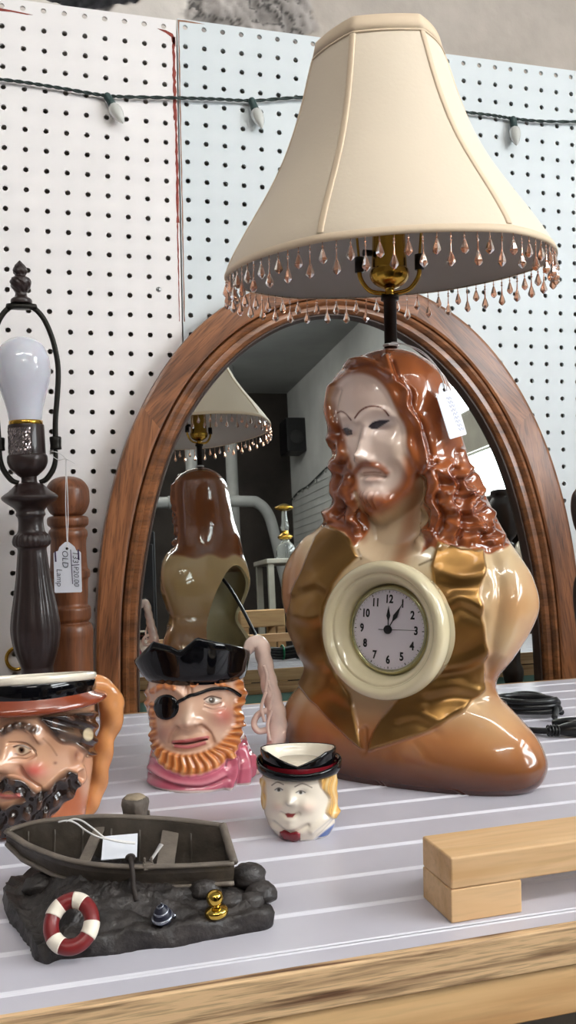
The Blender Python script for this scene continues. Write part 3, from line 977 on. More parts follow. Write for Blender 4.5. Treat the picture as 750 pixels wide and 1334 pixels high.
# hair
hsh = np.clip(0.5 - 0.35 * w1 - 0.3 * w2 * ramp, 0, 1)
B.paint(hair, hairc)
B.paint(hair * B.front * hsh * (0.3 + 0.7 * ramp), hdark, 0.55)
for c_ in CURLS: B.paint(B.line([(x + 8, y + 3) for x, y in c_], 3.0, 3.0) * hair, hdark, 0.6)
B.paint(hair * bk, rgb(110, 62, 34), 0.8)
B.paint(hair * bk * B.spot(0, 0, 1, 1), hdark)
# lapels
gold = rgb(150, 112, 62)
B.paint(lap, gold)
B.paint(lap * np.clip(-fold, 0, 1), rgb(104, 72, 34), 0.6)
B.paint(B.line([(466, 716), (470, 728)], 1.3, 1), rgb(96, 70, 30), 0.8)
B.paint(B.line([(546, 736), (562, 729)], 1.3, 1), rgb(96, 70, 30), 0.8)

# ---- split the one surface into its parts
qh = B.fq(hair) > 0.5
ql = (B.fq(ml) > 0.5) & ~qh
qr = (B.fq(mrr) > 0.5) & ~qh & ~ql
Zq = B.fq(B.P[..., 2]); Uq = B.fq(B.P[..., 0]); Vq = B.fq(B.P[..., 1]); pxq = np.stack([B.fq(B.px[..., 0]), B.fq(B.px[..., 1])], -1)
phq = (B.ph + np.roll(B.ph, -1)) / 2; phq[-1] = (B.ph[-1] + 2 * PI) / 2
dphi = np.abs(phq - 1.5 * PI - 0.44)[None]
arch = (Zq < 0.192) & (Zq > 0.006) & (dphi < 0.78 * np.sqrt(np.clip(1 - ((Zq - 0.02) / 0.172) ** 2, 0, 1)))
clockhole = (np.hypot(pxq[..., 0] - 501, (pxq[..., 1] - 821)) < 62) & (B.fq(B.front) > 0.5)
body = ~qh & ~ql & ~qr & ~arch & ~clockhole
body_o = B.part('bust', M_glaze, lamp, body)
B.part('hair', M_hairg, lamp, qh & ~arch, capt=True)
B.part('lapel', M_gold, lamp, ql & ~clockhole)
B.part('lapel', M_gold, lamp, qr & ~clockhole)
# inside glaze shell of the hollow back
# smoothed inner surface
base = Sculpt(bust_rows, 470, 430, 190, lamp, smooth=8)
inner = base.P - base.N * 0.0065
base.P = inner
base.col[:] = 1
selin = ((Zq < 0.185) | ((Zq < 0.215) & (np.sin(phq)[None] < -0.2))) & ~arch & ~clockhole
base.P[..., 2] = np.maximum(base.P[..., 2], 0.0015)
base.part('inner_wall', M_cream_in, body_o, selin)
# rim of the arched opening and of the foot, joining outer and inner skins
Qd = B.quads()
edges = {}
for f4 in Qd[arch | clockhole]:
    for a, b in ((0, 1), (1, 2), (2, 3), (3, 0)):
        e = (int(f4[a]), int(f4[b])); r_ = (e[1], e[0])
        if r_ in edges: edges.pop(r_)
        else: edges[e] = 1
vv = []; ff = []; idx = {}
Pf = B.P.reshape(-1, 3); Pi = base.P.reshape(-1, 3)
def vid(i, s_):
    if (i, s_) not in idx:
        idx[(i, s_)] = len(vv); vv.append(Pf[i] if s_ == 0 else Pi[i])
    return idx[(i, s_)]
for a, b in edges: ff.append((vid(a, 0), vid(b, 0), vid(b, 1), vid(a, 1)))
Cn = B.P.shape[1]
for j in range(Cn):
    j2 = (j + 1) % Cn
    ff.append((vid(j2, 0), vid(j2, 1), vid(j, 1), vid(j, 0)))
obj('opening_rim', vv, ff, M_cream_in, body_o, False)
del Pf, Pi

# ---- clock ring, bezel, dial
rel = lambda P: np.linalg.inv(np.array(lamp.matrix_world)) @ np.append(P, 1)
rc = rel(sightw(500.5, 820.5, 0.700))[:3]
cl_dir = Vector((-0.46, -0.88, 0.09)).normalized()
zax = cl_dir; xax = Vector((0, 0, 1)).cross(zax).normalized(); yax = zax.cross(xax)
CM = Matrix(((xax[0], yax[0], zax[0], rc[0]), (xax[1], yax[1], zax[1], rc[1]), (xax[2], yax[2], zax[2], rc[2]), (0, 0, 0, 1)))


def onclock(name, V, F, m, parent, z=0.0, smooth=True):
    o = obj(name, V, F, m, parent, smooth)
    return o


ringp = smooth_prof([(0.0560, -0.024), (0.0590, -0.008), (0.0605, 0.000), (0.0590, 0.0075), (0.0545, 0.0105), (0.0505, 0.0085), (0.0490, 0.0060), (0.0465, 0.0060), (0.0435, 0.0030), (0.0410, -0.003), (0.0400, -0.008),
                     (0.0395, -0.015), (0.0410, -0.020)], 5)
V, F = lathe(ringp, 96, cap=False)
ring = obj('clock_ring', V, F, M_cream, lamp); ring.matrix_local = CM
V, F = lathe(smooth_prof([(0.0396, -0.0135), (0.0392, -0.009), (0.0375, -0.0066), (0.0352, -0.0065), (0.0345, -0.0085)], 4), 80, cap=False)
bez = obj('clock_bezel', V, F, mat('pale_brass_bezel', rgb(196, 190, 150), 0.25, metal=0.9), lamp); bez.matrix_local = CM
M_dial = mat('clock_dial', rgb(242, 234, 243), 0.5)
V, F = lathe([(0.0001, -0.009), (0.0348, -0.009)], 72, cap=False)
dial = obj('clock_face', V, F, M_dial, lamp); dial.matrix_local = CM
M_print = mat('printed_black', rgb(22, 20, 26), 0.6)
# roll of the dial: its 12 stands upright in the photo
for h in range(1, 13):
    a = math.radians(90 - 30 * h)
    text_mesh('numeral', str(h), 0.0098, M_print, dial, (0.0262 * math.cos(a), 0.0262 * math.sin(a), -0.0088), (0, 0, 0), bold=0.00034, sx=0.80)
mb = MB()
for k in range(60):
    a = 2 * PI * k / 60; r0 = 0.0318 if k % 5 == 0 else 0.0328; w = 0.0004 if k % 5 == 0 else 0.00016
    ca, sa = math.cos(a), math.sin(a)
    mb.add([(r0 * ca - w * sa, r0 * sa + w * ca, -0.0088), (r0 * ca + w * sa, r0 * sa - w * ca, -0.0088), (0.0338 * ca + w * sa, 0.0338 * sa - w * ca, -0.0088), (0.0338 * ca - w * sa, 0.0338 * sa + w * ca, -0.0088)], [(0, 1, 2, 3)])
mb.build('minute_track', M_print, dial)


def hand(name, ang, pts, z):
    n = len(pts)
    ca, sa = math.cos(ang), math.sin(ang)
    P = [(x * ca - y * sa, x * sa + y * ca, z) for x, y in pts] + [(x * ca - y * sa, x * sa + y * ca, z + 0.0003) for x, y in pts]
    F = [tuple(range(n - 1, -1, -1)), tuple(range(n, 2 * n))] + [(i, (i + 1) % n, n + (i + 1) % n, n + i) for i in range(n)]
    return obj(name, P, F, M_print, dial, False)


hand('hour_hand', math.radians(90), [(0, -0.0003), (0.008, -0.0005), (0.012, -0.0019), (0.015, -0.0012), (0.0205, 0), (0.015, 0.0012), (0.012, 0.0019), (0.008, 0.0005), (0, 0.0003)], -0.0083)
hand('minute_hand', math.radians(60), [(0, -0.0003), (0.009, -0.0005), (0.0135, -0.0021), (0.018, -0.0012), (0.022, -0.0004), (0.029, 0), (0.022, 0.0004), (0.018, 0.0012), (0.0135, 0.0021), (0.009, 0.0005), (0, 0.0003)], -0.0078)
hand('second_hand', math.radians(1.5), [(-0.009, -0.0003), (0.028, -0.0002), (0.028, 0.0002), (-0.009, 0.0003)], -0.0073)
V, F = lathe([(0.0038, -0.0085), (0.0038, -0.0066), (0.003, -0.0062)], 24); obj('hand_boss', V, F, M_print, dial)
M_glass = mat('clock_glass', (1, 1, 1), 0.0, trans=1.0, ior=1.25)
V, F = lathe(smooth_prof([(0.0352, -0.0066), (0.030, -0.0045), (0.020, -0.0026), (0.010, -0.0018), (0.0001, -0.0016)], 3), 64, cap=False)
gl = obj('clock_glass', V, F, M_glass, lamp); gl.matrix_local = CM
V, F = lathe([(0.033, -0.0095), (0.033, -0.030), (0.030, -0.032)], 48); mv = obj('clock_movement', V, F, M_black, lamp); mv.matrix_local = CM
mv['label'] = 'black clock movement seen through the hollow back'

# ---- neck pipe, socket and harp
M_bronze = mat('dark_bronze_pipe', rgb(40, 34, 30), 0.35, metal=0.7)
V, F = lathe([(0.006, 0.386), (0.006, 0.4420), (0.0085, 0.4425), (0.0085, 0.4465), (0.005, 0.447)], 24)
obj('pipe', V, F, M_bronze, lamp)
V, F = lathe(smooth_prof([(0.0045, 0.446), (0.0045, 0.453), (0.0080, 0.4545), (0.0150, 0.459), (0.0180, 0.465), (0.0180, 0.470), (0.0168, 0.472), (0.0165, 0.476), (0.0155, 0.500), (0.0155, 0.520), (0.013, 0.524)], 3), 40,
             flute=lambda z, a: 1 + (0.02 * math.cos(14 * a) if 0.460 < z < 0.470 else 0))
so = obj('socket', V, F, M_brass, lamp)
V, F = tube([(-0.016, -0.006, 0.486), (-0.024, -0.009, 0.486)], 0.003, 10); obj('switch_key', V, F, M_black, so)
for s_ in (-1, 1):
    V, F = tube([(s_ * 0.004, 0, 0.449), (s_ * 0.018, 0, 0.452), (s_ * 0.027, 0, 0.464), (s_ * 0.028, 0, 0.476)], 0.0022, 8)
    hs = obj('harp_saddle', V, F, M_brass, lamp)
    V, F = tube([(s_ * 0.028, 0, 0.470), (s_ * 0.028, 0, 0.484)], 0.0044, 12); obj('harp_sleeve', V, F, M_bronze, hs)
pts = [(-0.028, 0, 0.480), (-0.031, 0, 0.52), (-0.034, 0, 0.57), (-0.026, 0, 0.63), (-0.012, -0.008, 0.672), (0.0, -0.009, 0.677), (0.008, -0.008, 0.672), (0.022, 0, 0.63), (0.031, 0, 0.57), (0.031, 0, 0.52), (0.028, 0, 0.480)]
V, F = tube(pts, 0.0012, 8); obj('harp', V, F, M_brass, lamp)
M_bulbw = mat('frosted_bulb', rgb(228, 226, 230), 0.22, coat=0.4, sss=0.2)
V, F = lathe(smooth_prof([(0.013, 0.522), (0.0135, 0.532), (0.020, 0.550), (0.029, 0.572), (0.030, 0.590), (0.022, 0.608), (0.010, 0.616), (0.0003, 0.6175)], 4), 32); obj('bulb', V, F, M_bulbw, lamp)
# ---- shade
M_shade = mat('beige_satin_shade', rgb(226, 210, 188), 0.62, bump=0.05, bscale=300, noise=0.02, nscale=10)
M_lining = mat('grey_white_lining', rgb(196, 192, 186), 0.8)
M_trim = mat('beige_shade_trim', rgb(218, 196, 168), 0.6)
Nn_, Ln_ = nodes_of(M_shade)
sb = rel(np.array(T((0.3492, -0.3979, 0.4722))))[:3]; st = rel(np.array(T((0.3375, -0.4090, 0.6780))))[:3]
ax = Vector(st - sb); Hs = ax.length; zax = ax.normalized(); xax = Vector((1, 0, 0)); xax = (xax - zax * xax.dot(zax)).normalized(); yax = zax.cross(xax)
SM = Matrix(((xax[0], yax[0], zax[0], sb[0]), (xax[1], yax[1], zax[1], sb[1]), (xax[2], yax[2], zax[2], sb[2]), (0, 0, 0, 1)))
sh_prof = [(0.1530, -0.001), (0.1515, 0.004), (0.1462, 0.015), (0.1338, 0.035), (0.1212, 0.054), (0.1100, 0.071), (0.0980, 0.091), (0.0880, 0.111), (0.0785, 0.134), (0.0705, 0.157), (0.0632, 0.182), (0.0565, Hs - 0.003), (0.0558, Hs)]
PH0 = math.radians(-90 - 21)          # azimuth of one seam


def hexk(phi, k):
    a = ((phi - PH0) % (PI / 3)) - PI / 6
    return 1 - k + k * math.cos(PI / 6) / math.cos(a) / 0.955


def shade_surf(off, n=144, kk=4):
    pr = smooth_prof(sh_prof, kk)
    V = []; F = []
    for r, z in pr:
        t = z / Hs
        for i in range(n):
            ph = 2 * PI * i / n
            q = (r + off) * hexk(ph, 0.20 + 0.45 * t)
            V.append((q * math.cos(ph), q * math.sin(ph), z))
    m = len(pr)
    for j in range(m - 1):
        for i in range(n):
            i2 = (i + 1) % n; F.append((j * n + i, j * n + i2, (j + 1) * n + i2, (j + 1) * n + i))
    return V, F, pr


V, F, prs = shade_surf(0.0)
shade = obj('lamp_shade', V, F, M_shade, lamp); shade.matrix_local = SM
V, F, _ = shade_surf(-0.0012); o = obj('shade_lining', [v for v in V], [f[::-1] for f in F], M_lining, shade)


def shade_pt(ph, z, off=0.0):
    r = np.interp(z, [p[1] for p in prs], [p[0] for p in prs]) + off
    q = r * hexk(ph, 0.20 + 0.45 * z / Hs)
    return np.array([q * math.cos(ph), q * math.sin(ph), z])


def band_mesh(z0, z1, th, n=144):
    V = []; F = []
    for i in range(n):
        ph = 2 * PI * i / n
        for (z, o_) in ((z0, -0.0014), (z0, th), ((z0 + z1) / 2, th * 1.25), (z1, th), (z1, -0.0014)):
            V.append(shade_pt(ph, z, o_))
    for i in range(n):
        i2 = (i + 1) % n
        for j in range(4): F.append((i * 5 + j, i2 * 5 + j, i2 * 5 + j + 1, i * 5 + j + 1))
    return V, F


V, F = band_mesh(-0.002, 0.0045, 0.0012); obj('bottom_trim', V, F, M_trim, shade)
V, F = band_mesh(Hs - 0.0145, Hs - 0.0125, 0.0010); obj('piping', V, F, M_trim, shade)
V, F = band_mesh(Hs - 0.0125, Hs + 0.0015, 0.0008); obj('top_trim', V, F, M_trim, shade)
for k in range(6):
    ph = PH0 + k * PI / 3
    V = []; F = []
    zz = np.linspace(0.006, Hs - 0.0145, 40)
    for z in zz:
        r = np.interp(z, [p[1] for p in prs], [p[0] for p in prs])
        hwid = 0.0030 / r
        for t, o_ in ((-1, -0.0002), (-0.85, 0.0010), (-0.6, 0.0012), (0, 0.0009), (0.6, 0.0012), (0.85, 0.0010), (1, -0.0002)):
            V.append(shade_pt(ph + t * hwid, z, o_))
    for i in range(len(zz) - 1):
        for j in range(6): F.append((i * 7 + j, i * 7 + j + 1, (i + 1) * 7 + j + 1, (i + 1) * 7 + j))
    obj('seam_piping', V, F, M_trim, shade)
mb = MB()
for k in range(3):
    a = PH0 + k * 2 * PI / 3 + 0.5
    V, F = tube([(0, 0, Hs - 0.012), (0.03 * math.cos(a), 0.03 * math.sin(a), Hs - 0.011), tuple(shade_pt(a, Hs - 0.006, -0.002))], 0.0012, 6, smoothp=False); mb.add(V, F)
mb.build('spider', M_brass, shade)
# ---- bead fringe
M_drop = mat('peach_glass_bead', rgb(235, 178, 146), 0.05, trans=0.85, ior=1.45, coat=0.5)
M_bdk = mat('bead_string', rgb(150, 106, 84), 0.4)


def make_drop(L_):
    V, F = lathe([(0.0004, -0.0035), (0.0010, -0.0045), (0.0004, -0.0060), (0.0012, -0.0072), (0.0004, -0.0084), (0.0008, -L_ + 0.012), (0.0018, -L_ + 0.0095), (0.0034, -L_ + 0.0045), (0.0034, -L_ + 0.0030), (0.0016, -L_ + 0.0008), (0.0004, -L_)], 6)
    V2, F2 = lathe([(0.00045, 0.002), (0.00045, -L_ + 0.011)], 5)
    k = len(V)
    return V + V2, F + [tuple(i + k for i in f) for f in F2]


dm = [make_drop(0.0185), make_drop(0.0280)]
protos = [None, None]
ND = 84
for i in range(ND):
    ph = 2 * PI * (i + 0.3) / ND
    p = shade_pt(ph, -0.001, -0.0005)
    k = i % 2
    if protos[k] is None:
        o = obj('bead_drop', dm[k][0], dm[k][1], M_drop, shade, False); protos[k] = o
    else:
        o = protos[k].copy(); COL.objects.link(o); o.parent = shade
    o.location = tuple(p)
    # drops hang plumb although the shade leans
    e = SM.to_3x3().inverted() @ Vector((0, 0, 1))
    o.rotation_euler = Vector((0, 0, 1)).rotation_difference(e).to_euler()
    o.rotation_euler.z += rng.uniform(-0.4, 0.4)
# ---- power cord of the lamp
M_cord = mat('black_rubber_cord', rgb(16, 16, 18), 0.32, coat=0.2)

# ================================================================== CHARACTER JUGS
M_jug = mat('jug_glaze', attr=True, rough=0.2, coat=0.6, coatr=0.05, noise=0.04, nscale=40)
M_jughair = mat('jug_hair_glaze', attr=True, rough=0.22, coat=0.6, coatr=0.06, noise=0.06, nscale=60)
M_creamgl = mat('cream_jug_glaze', rgb(232, 222, 204), 0.15, coat=0.8)


def splitparts(Sx, parts, root, rest='head', mrest=None, **kw):
    """parts: list of (name, mask, material); what is left over is `rest`"""
    used = np.zeros((Sx.P.shape[0] - 1, Sx.P.shape[1]), bool); out = {}
    for name, m, mm in parts:
        q = (Sx.fq(m) > 0.5) & ~used; used |= q
        if q.any(): out[name] = Sx.part(name, mm, root, q)
    out[rest] = Sx.part(rest, mrest or M_jug, root, ~used, **kw)
    return out


# ---------------------------------------------------------------- one-eyed sailor jug
px0, D0 = 262, 0.85
c0 = sight(262, 1000, D0)
vdir = math.radians(16.1) + math.atan((px0 - 375) / FPX)
pj = tag(empty('character_jug', T((c0[0], c0[1], 0)), -vdir, S), 'ceramic head jug of a ginger-bearded sailor with black eyepatch and pink scarf', 'jug')
rows = [
    (0.000, -0.046, 0.046, 0.043, 0.042, 0, -0.0, 2.1), (0.004, -0.049, 0.049, 0.045, 0.044, 0, 0, 2.1), (0.015, -0.048, 0.050, 0.046, 0.045, 0, 0, 2.1),
    (0.026, -0.045, 0.045, 0.044, 0.043, 0, 0, 2.05), (0.036, -0.043, 0.041, 0.042, 0.042, 0, 0, 2.0), (0.050, -0.046, 0.039, 0.042, 0.042, 0, 0, 2.0),
    (0.068, -0.0485, 0.040, 0.043, 0.042, 0, 0, 2.1), (0.084, -0.048, 0.041, 0.043, 0.042, 0, 0, 2.1), (0.094, -0.047, 0.041, 0.042, 0.042, 0, 0, 2.1), (0.100, -0.044, 0.038, 0.038, 0.038, 0, 0, 2.0)]
J = Sculpt(rows, 300, 330, 90, pj, smooth=3)
f = (-0.12, -0.99, 0)
X_, Y_ = J.px[..., 0].copy(), J.px[..., 1].copy()
FACEJ = [(200, 886), (225, 884), (262, 880), (290, 881), (303, 890), (306, 915), (304, 938), (288, 962), (266, 978), (240, 982), (216, 974), (203, 955), (198, 930), (196, 905)]
BEARD = [(200, 952), (207, 966), (218, 976), (238, 983), (262, 980), (284, 968), (300, 948), (308, 930), (313, 935), (312, 960), (302, 980), (284, 998), (262, 1007), (240, 1008), (220, 1000), (206, 986), (198, 966)]
SCARF = [(180, 1010), (194, 985), (203, 987), (220, 1001), (240, 1009), (262, 1008), (284, 999), (303, 981), (312, 962), (322, 964), (345, 985), (345, 1045), (180, 1045)]
J.bump(247, 930, 11, 16, 0.004, d=f); J.bump(245, 940, 9, 8, 0.0085, d=f)
J.bump(234, 943, 5, 5, 0.004, d=f); J.bump(259, 941, 6, 5, 0.0045, d=f)
J.bump(277, 913, 13, 9, -0.0040, d=f); J.bump(277, 914, 8, 5, 0.0022, d=f)
J.stroke([(250, 893), (262, 888), (284, 889), (300, 898)], 5, 0.0034, d=f)
J.stroke([(199, 899), (212, 893), (228, 897), (238, 905)], 5, 0.0032, d=f)
J.stroke([(243, 892), (243, 908)], 2.4, -0.0018, d=f); J.stroke([(250, 890), (249, 905)], 2.0, -0.0012, d=f)
J.bump(288, 932, 15, 12, 0.0040, d=f); J.bump(214, 948, 12, 12, 0.003, d=f)
J.stroke([(262, 945), (272, 955), (278, 968)], 3.2, -0.0026, d=f); J.stroke([(231, 948), (224, 958), (222, 968)], 3.2, -0.0024, d=f)
J.stroke([(226, 966), (236, 963), (246, 964), (258, 960), (270, 960)], 3.6, 0.0032, d=f)
J.stroke([(228, 971), (246, 973), (268, 966)], 3.4, 0.0030, d=f)
J.stroke([(227, 968.5), (246, 968.5), (269, 963)], 1.3, -0.0024, d=f)
J.stroke([(268, 916), (276, 919), (286, 917)], 1.6, -0.0014, d=f); J.stroke([(266, 922), (278, 925), (292, 922)], 1.8, -0.0012, d=f)
J.bump(188, 938, 6, 14, 0.004); J.bump(313, 905, 7, 15, 0.003)
bm = J.mask(BEARD, 2.0); bms = J.mask(BEARD, 4.0)
# sideburns
sbl = np.maximum(J.line([(186, 893), (190, 910), (187, 925)], 5, 2), J.line([(199, 918), (200, 940), (202, 955)], 3.5, 2))
sbr = J.line([(309, 890), (313, 905), (308, 920), (311, 940)], 5, 2)
brow = np.maximum(J.line([(251, 892), (262, 887), (284, 889), (297, 896)], 3.6, 1.6), J.line([(199, 900), (212, 893), (226, 896)], 4, 1.6))
cx, cy = 246, 935
th_ = np.arctan2(X_ - cx, Y_ - cy)
strand = np.sin(th_ * 42 + 1.5 * np.sin(np.hypot(X_ - cx, Y_ - cy) / 6))
J.disp(bms * (0.0045 + 0.0010 * strand)); J.disp((sbl + sbr) * (0.002 + 0.001 * np.sin(Y_ / 2.2)))
J.disp(brow * 0.0008 * np.sin(X_ / 1.7))
sc_m = J.mask(SCARF, 2.0, curve=False, front=False)
sc_m = np.where(J.front > 0.3, sc_m, (J.P[..., 2] < 0.036) * 1.0)
J.disp(sc_m * 0.0012)
J.update()
for pts, a in [([(196, 1000), (225, 1016), (262, 1020), (292, 1008), (306, 990)], 0.0028), ([(194, 1018), (230, 1029), (268, 1029), (296, 1018)], 0.0022), ([(206, 993), (232, 1010), (262, 1012), (290, 1000), (308, 978)], 0.0018),
               ([(300, 985), (306, 1002), (298, 1026)], 0.004), ([(316, 975), (322, 998), (320, 1024)], 0.0045), ([(330, 985), (334, 1005), (330, 1024)], 0.003)]:
    J.stroke(pts, 4.5, a)
for pts in ([(196, 1009), (230, 1023), (265, 1025), (294, 1013)], [(309, 980), (313, 1000), (309, 1028)], [(326, 978), (328, 1000), (326, 1024)]):
    J.stroke(pts, 2.5, -0.0018)
J.bump(296, 990, 4, 8, -0.002)
J.update()
skinj = rgb(214, 172, 146)
J.col = np.ones(J.P.shape) * np.array(skinj)
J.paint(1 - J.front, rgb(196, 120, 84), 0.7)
J.paint(J.spot(292, 932, 14, 12), rgb(206, 112, 100), 0.8); J.paint(J.spot(212, 955, 10, 10), rgb(206, 140, 120), 0.5)
J.paint(J.spot(245, 935, 9, 16), rgb(226, 196, 172), 0.8); J.paint(J.line([(262, 945), (272, 955), (278, 968)], 3, 3), rgb(176, 124, 96), 0.6)
J.paint(J.line([(226, 967), (246, 965), (270, 961)], 2.6, 1.2), rgb(186, 88, 92), 0.9); J.paint(J.line([(229, 972), (246, 973), (266, 968)], 2.6, 1.4), rgb(196, 104, 108), 0.9)
J.paint(J.line([(226, 968.5), (246, 968.5), (270, 963)], 1.0, 0.7), rgb(92, 34, 36), 0.9)
J.paint(J.spot(277, 912.5, 10, 5, soft=0.3), rgb(226, 214, 200), 0.9); J.paint(J.spot(276, 912, 4.2, 4, soft=0.3), rgb(60, 44, 32), 0.95)
J.paint(J.spot(274.8, 911, 1.2, 1.2, soft=0.4), rgb(230, 230, 230), 0.9)
J.paint(J.line([(266, 911), (275, 907), (288, 910)], 1.0, 0.7), rgb(70, 40, 30), 0.9)
J.paint(J.line([(266, 916), (277, 918.5), (289, 915)], 0.8, 0.6), rgb(130, 80, 60), 0.8)
org = rgb(206, 122, 62); odk = rgb(150, 78, 34); olt = rgb(230, 170, 110)
hj = np.clip(bm + sbl + sbr, 0, 1)
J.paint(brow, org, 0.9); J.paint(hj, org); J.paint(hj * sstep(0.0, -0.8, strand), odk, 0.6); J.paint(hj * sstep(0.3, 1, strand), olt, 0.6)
pink = rgb(196, 98, 118)
J.paint(sc_m, pink); J.paint(sc_m * J.line([(196, 1003), (225, 1018), (262, 1021), (292, 1010)], 3, 3), rgb(226, 150, 160), 0.7)
J.paint(sc_m * (J.line([(196, 1009), (230, 1023), (265, 1025), (294, 1013)], 2, 2) + J.line([(309, 980), (313, 1000), (309, 1028)], 2.5, 2)), rgb(150, 56, 78), 0.7)
J.paint(sc_m * J.line([(297, 984), (294, 998)], 1.5, 1), rgb(110, 40, 60), 0.8)
J.paint(sstep(0.0035, 0.0015, J.P[..., 2]), rgb(216, 206, 196), 0.9)
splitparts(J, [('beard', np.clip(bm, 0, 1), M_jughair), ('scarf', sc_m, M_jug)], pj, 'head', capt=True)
# patch and strap, painted relief in black
J.update()


def on_surface(Sx, x, y, lift=0.0):
    d2 = (Sx.px[..., 0] - x) ** 2 + (Sx.px[..., 1] - y) ** 2 + np.where(Sx.facing > 0, 0, 1e6)
    k = np.argsort(d2.ravel())[:4]
    w = 1 / (d2.ravel()[k] + 0.05); w /= w.sum()
    p = (Sx.P.reshape(-1, 3)[k] * w[:, None]).sum(0); n = (Sx.N.reshape(-1, 3)[k] * w[:, None]).sum(0); n /= np.linalg.norm(n)
    return p + n * lift, n


def relief_poly(name, Sx, outline, thick, m, parent, rings=5, dome=0.0):
    cx = sum(p[0] for p in outline) / len(outline); cy = sum(p[1] for p in outline) / len(outline)
    n = len(outline); V = []; F = []
    for r in range(rings + 1):
        t = 1 - r / (rings + 0.35)
        for (x, y) in outline:
            p, nn = on_surface(Sx, cx + (x - cx) * t, cy + (y - cy) * t, (-0.0006 if r == 0 else thick + dome * (1 - t * t)))
            V.append(p)
        if r == 0:      # crisp side wall
            for (x, y) in outline:
                p, nn = on_surface(Sx, x, y, thick * 0.8); V.append(p)
    for r in range(rings + 1):
        for i in range(n):
            i2 = (i + 1) % n; F.append((r * n + i, r * n + i2, (r + 1) * n + i2, (r + 1) * n + i))
    F.append(tuple((rings + 1) * n + i for i in range(n)))
    return obj(name, V, F, m, parent)


circ = lambda x, y, a, b, n=28, rot=0: [(x + a * math.cos(t) * math.cos(rot) - b * math.sin(t) * math.sin(rot), y + a * math.cos(t) * math.sin(rot) + b * math.sin(t) * math.cos(rot)) for t in np.linspace(0, 2 * PI, n, endpoint=False)]
relief_poly('eyepatch', J, circ(217, 921, 16, 16.5), 0.0018, M_blackglaze, pj, dome=0.001)
sp = [tuple(on_surface(J, x, y, 0.0006)[0]) for x, y in curve2([(231, 915), (243, 908), (256, 904), (275, 897.5), (292, 896), (304, 900), (313, 906)], 4)]
V, F = tube(sp, 0.0016, 8, smoothp=False); obj('eyepatch_strap', V, F, M_blackglaze, pj)


# hat: turned-up black brim
def open_hat(name, root, base, wall, zr, m, cap=True, n=160):
    """wall: list of (t 0..1, scale of radius). zr(phi)->rim height; base = (z0, aL, aR, b, rimL, rimR, rimb)"""
    z0, aL, aR, b, rL, rR, rb = base
    prof = wall
    V = []; F = []
    for (t, k, inn) in prof:
        for i in range(n):
            ph = 2 * PI * i / n; c, s_ = math.cos(ph), math.sin(ph)
            zt = zr(ph)
            z = z0 + (zt - z0) * t
            ax = (aR + (rR - aR) * k) if c > 0 else (aL + (rL - aL) * k)
            bx = b + (rb - b) * k
            V.append(((ax - inn) * c, -(bx - inn) * s_, z))
    m_ = len(prof)
    for j in range(m_ - 1):
        for i in range(n):
            i2 = (i + 1) % n; F.append(((j + 1) * n + i, (j + 1) * n + i2, j * n + i2, j * n + i))
    if cap: F.append(tuple((m_ - 1) * n + i for i in range(n)))
    return obj(name, V, F, m, root)


def rim_pj(ph):
    c, s_ = math.cos(ph), math.sin(ph)
    if s_ > 0:
        return float(np.interp(c, [-1, -0.86, -0.68, -0.42, -0.27, -0.02, 0.27, 0.6, 0.85, 1], [0.112, 0.122, 0.1335, 0.130, 0.1255, 0.1375, 0.1335, 0.129, 0.124, 0.118]))
    return 0.113 + 0.001 * c


open_hat('hat', pj, (0.0945, 0.0485, 0.042, 0.0435, 0.060, 0.0475, 0.052),
         [(0, -0.06, 0), (0.0, 0.0, -0.001), (0.25, 0.3, -0.001), (0.5, 0.6, -0.0005), (0.8, 0.92, 0), (0.95, 1.0, 0), (1.0, 1.0, 0.0012), (0.97, 0.98, 0.003), (0.8, 0.88, 0.004), (0.5, 0.5, 0.004), (0.30, 0.3, 0.005), (0.28, 0.1, 0.02)], rim_pj, M_blackglaze)
# handle
HJ = [(322, 852), (331, 841), (341, 843), (346, 865), (351, 890), (357, 915), (362, 938), (363, 958), (357, 982), (345, 998), (332, 1007), (318, 1010)]
hp = [np.linalg.inv(np.array(pj.matrix_world)) @ np.append(T(sight(x, y, 0.845)), 1) for x, y in HJ]
hp = [(p[0], 0.004 + 0.0 * p[1], p[2]) for p in hp]
V, F = tube(hp, [0.005, 0.0068, 0.0075, 0.0074, 0.0078, 0.0086, 0.0094, 0.009, 0.0078, 0.007, 0.006, 0.005], 18, k=8)
V = np.array(V); ki = np.arange(len(V)); V += np.stack([0.0006 * np.sin(V[:, 2] * 420 + V[:, 1] * 500), 0.0006 * np.sin(V[:, 2] * 300), 0 * ki], -1)
M_hand = mat('pinkish_cream_glaze', rgb(236, 208, 194), 0.25, coat=0.6, noise=0.12, nscale=60)
hd = obj('handle', V, F, M_hand, pj)
for (x0, y0), (x1, y1), (x2, y2) in [((348, 905), (342, 925), (346, 945)), ((350, 890), (356, 910), (352, 930)), ((345, 870), (349, 885), (347, 905)), ((356, 930), (350, 948), (353, 970))]:
    q = [np.linalg.inv(np.array(pj.matrix_world)) @ np.append(T(sight(x, y, 0.838)), 1) for x, y in ((x0, y0), (x1, y1), (x2, y2))]
    V, F = tube([(p[0], -0.0035, p[2]) for p in q], 0.0016, 8); obj('handle_ridge', V, F, M_hand, hd)
q = [np.linalg.inv(np.array(pj.matrix_world)) @ np.append(T(sight(x, y, 0.84)), 1) for x, y in ((352, 930), (338, 936), (332, 948), (338, 958), (352, 956))]
V, F = tube([(p[0], 0.002, p[2]) for p in q], 0.0030, 10); obj('thumb_guard', V, F, M_hand, hd)

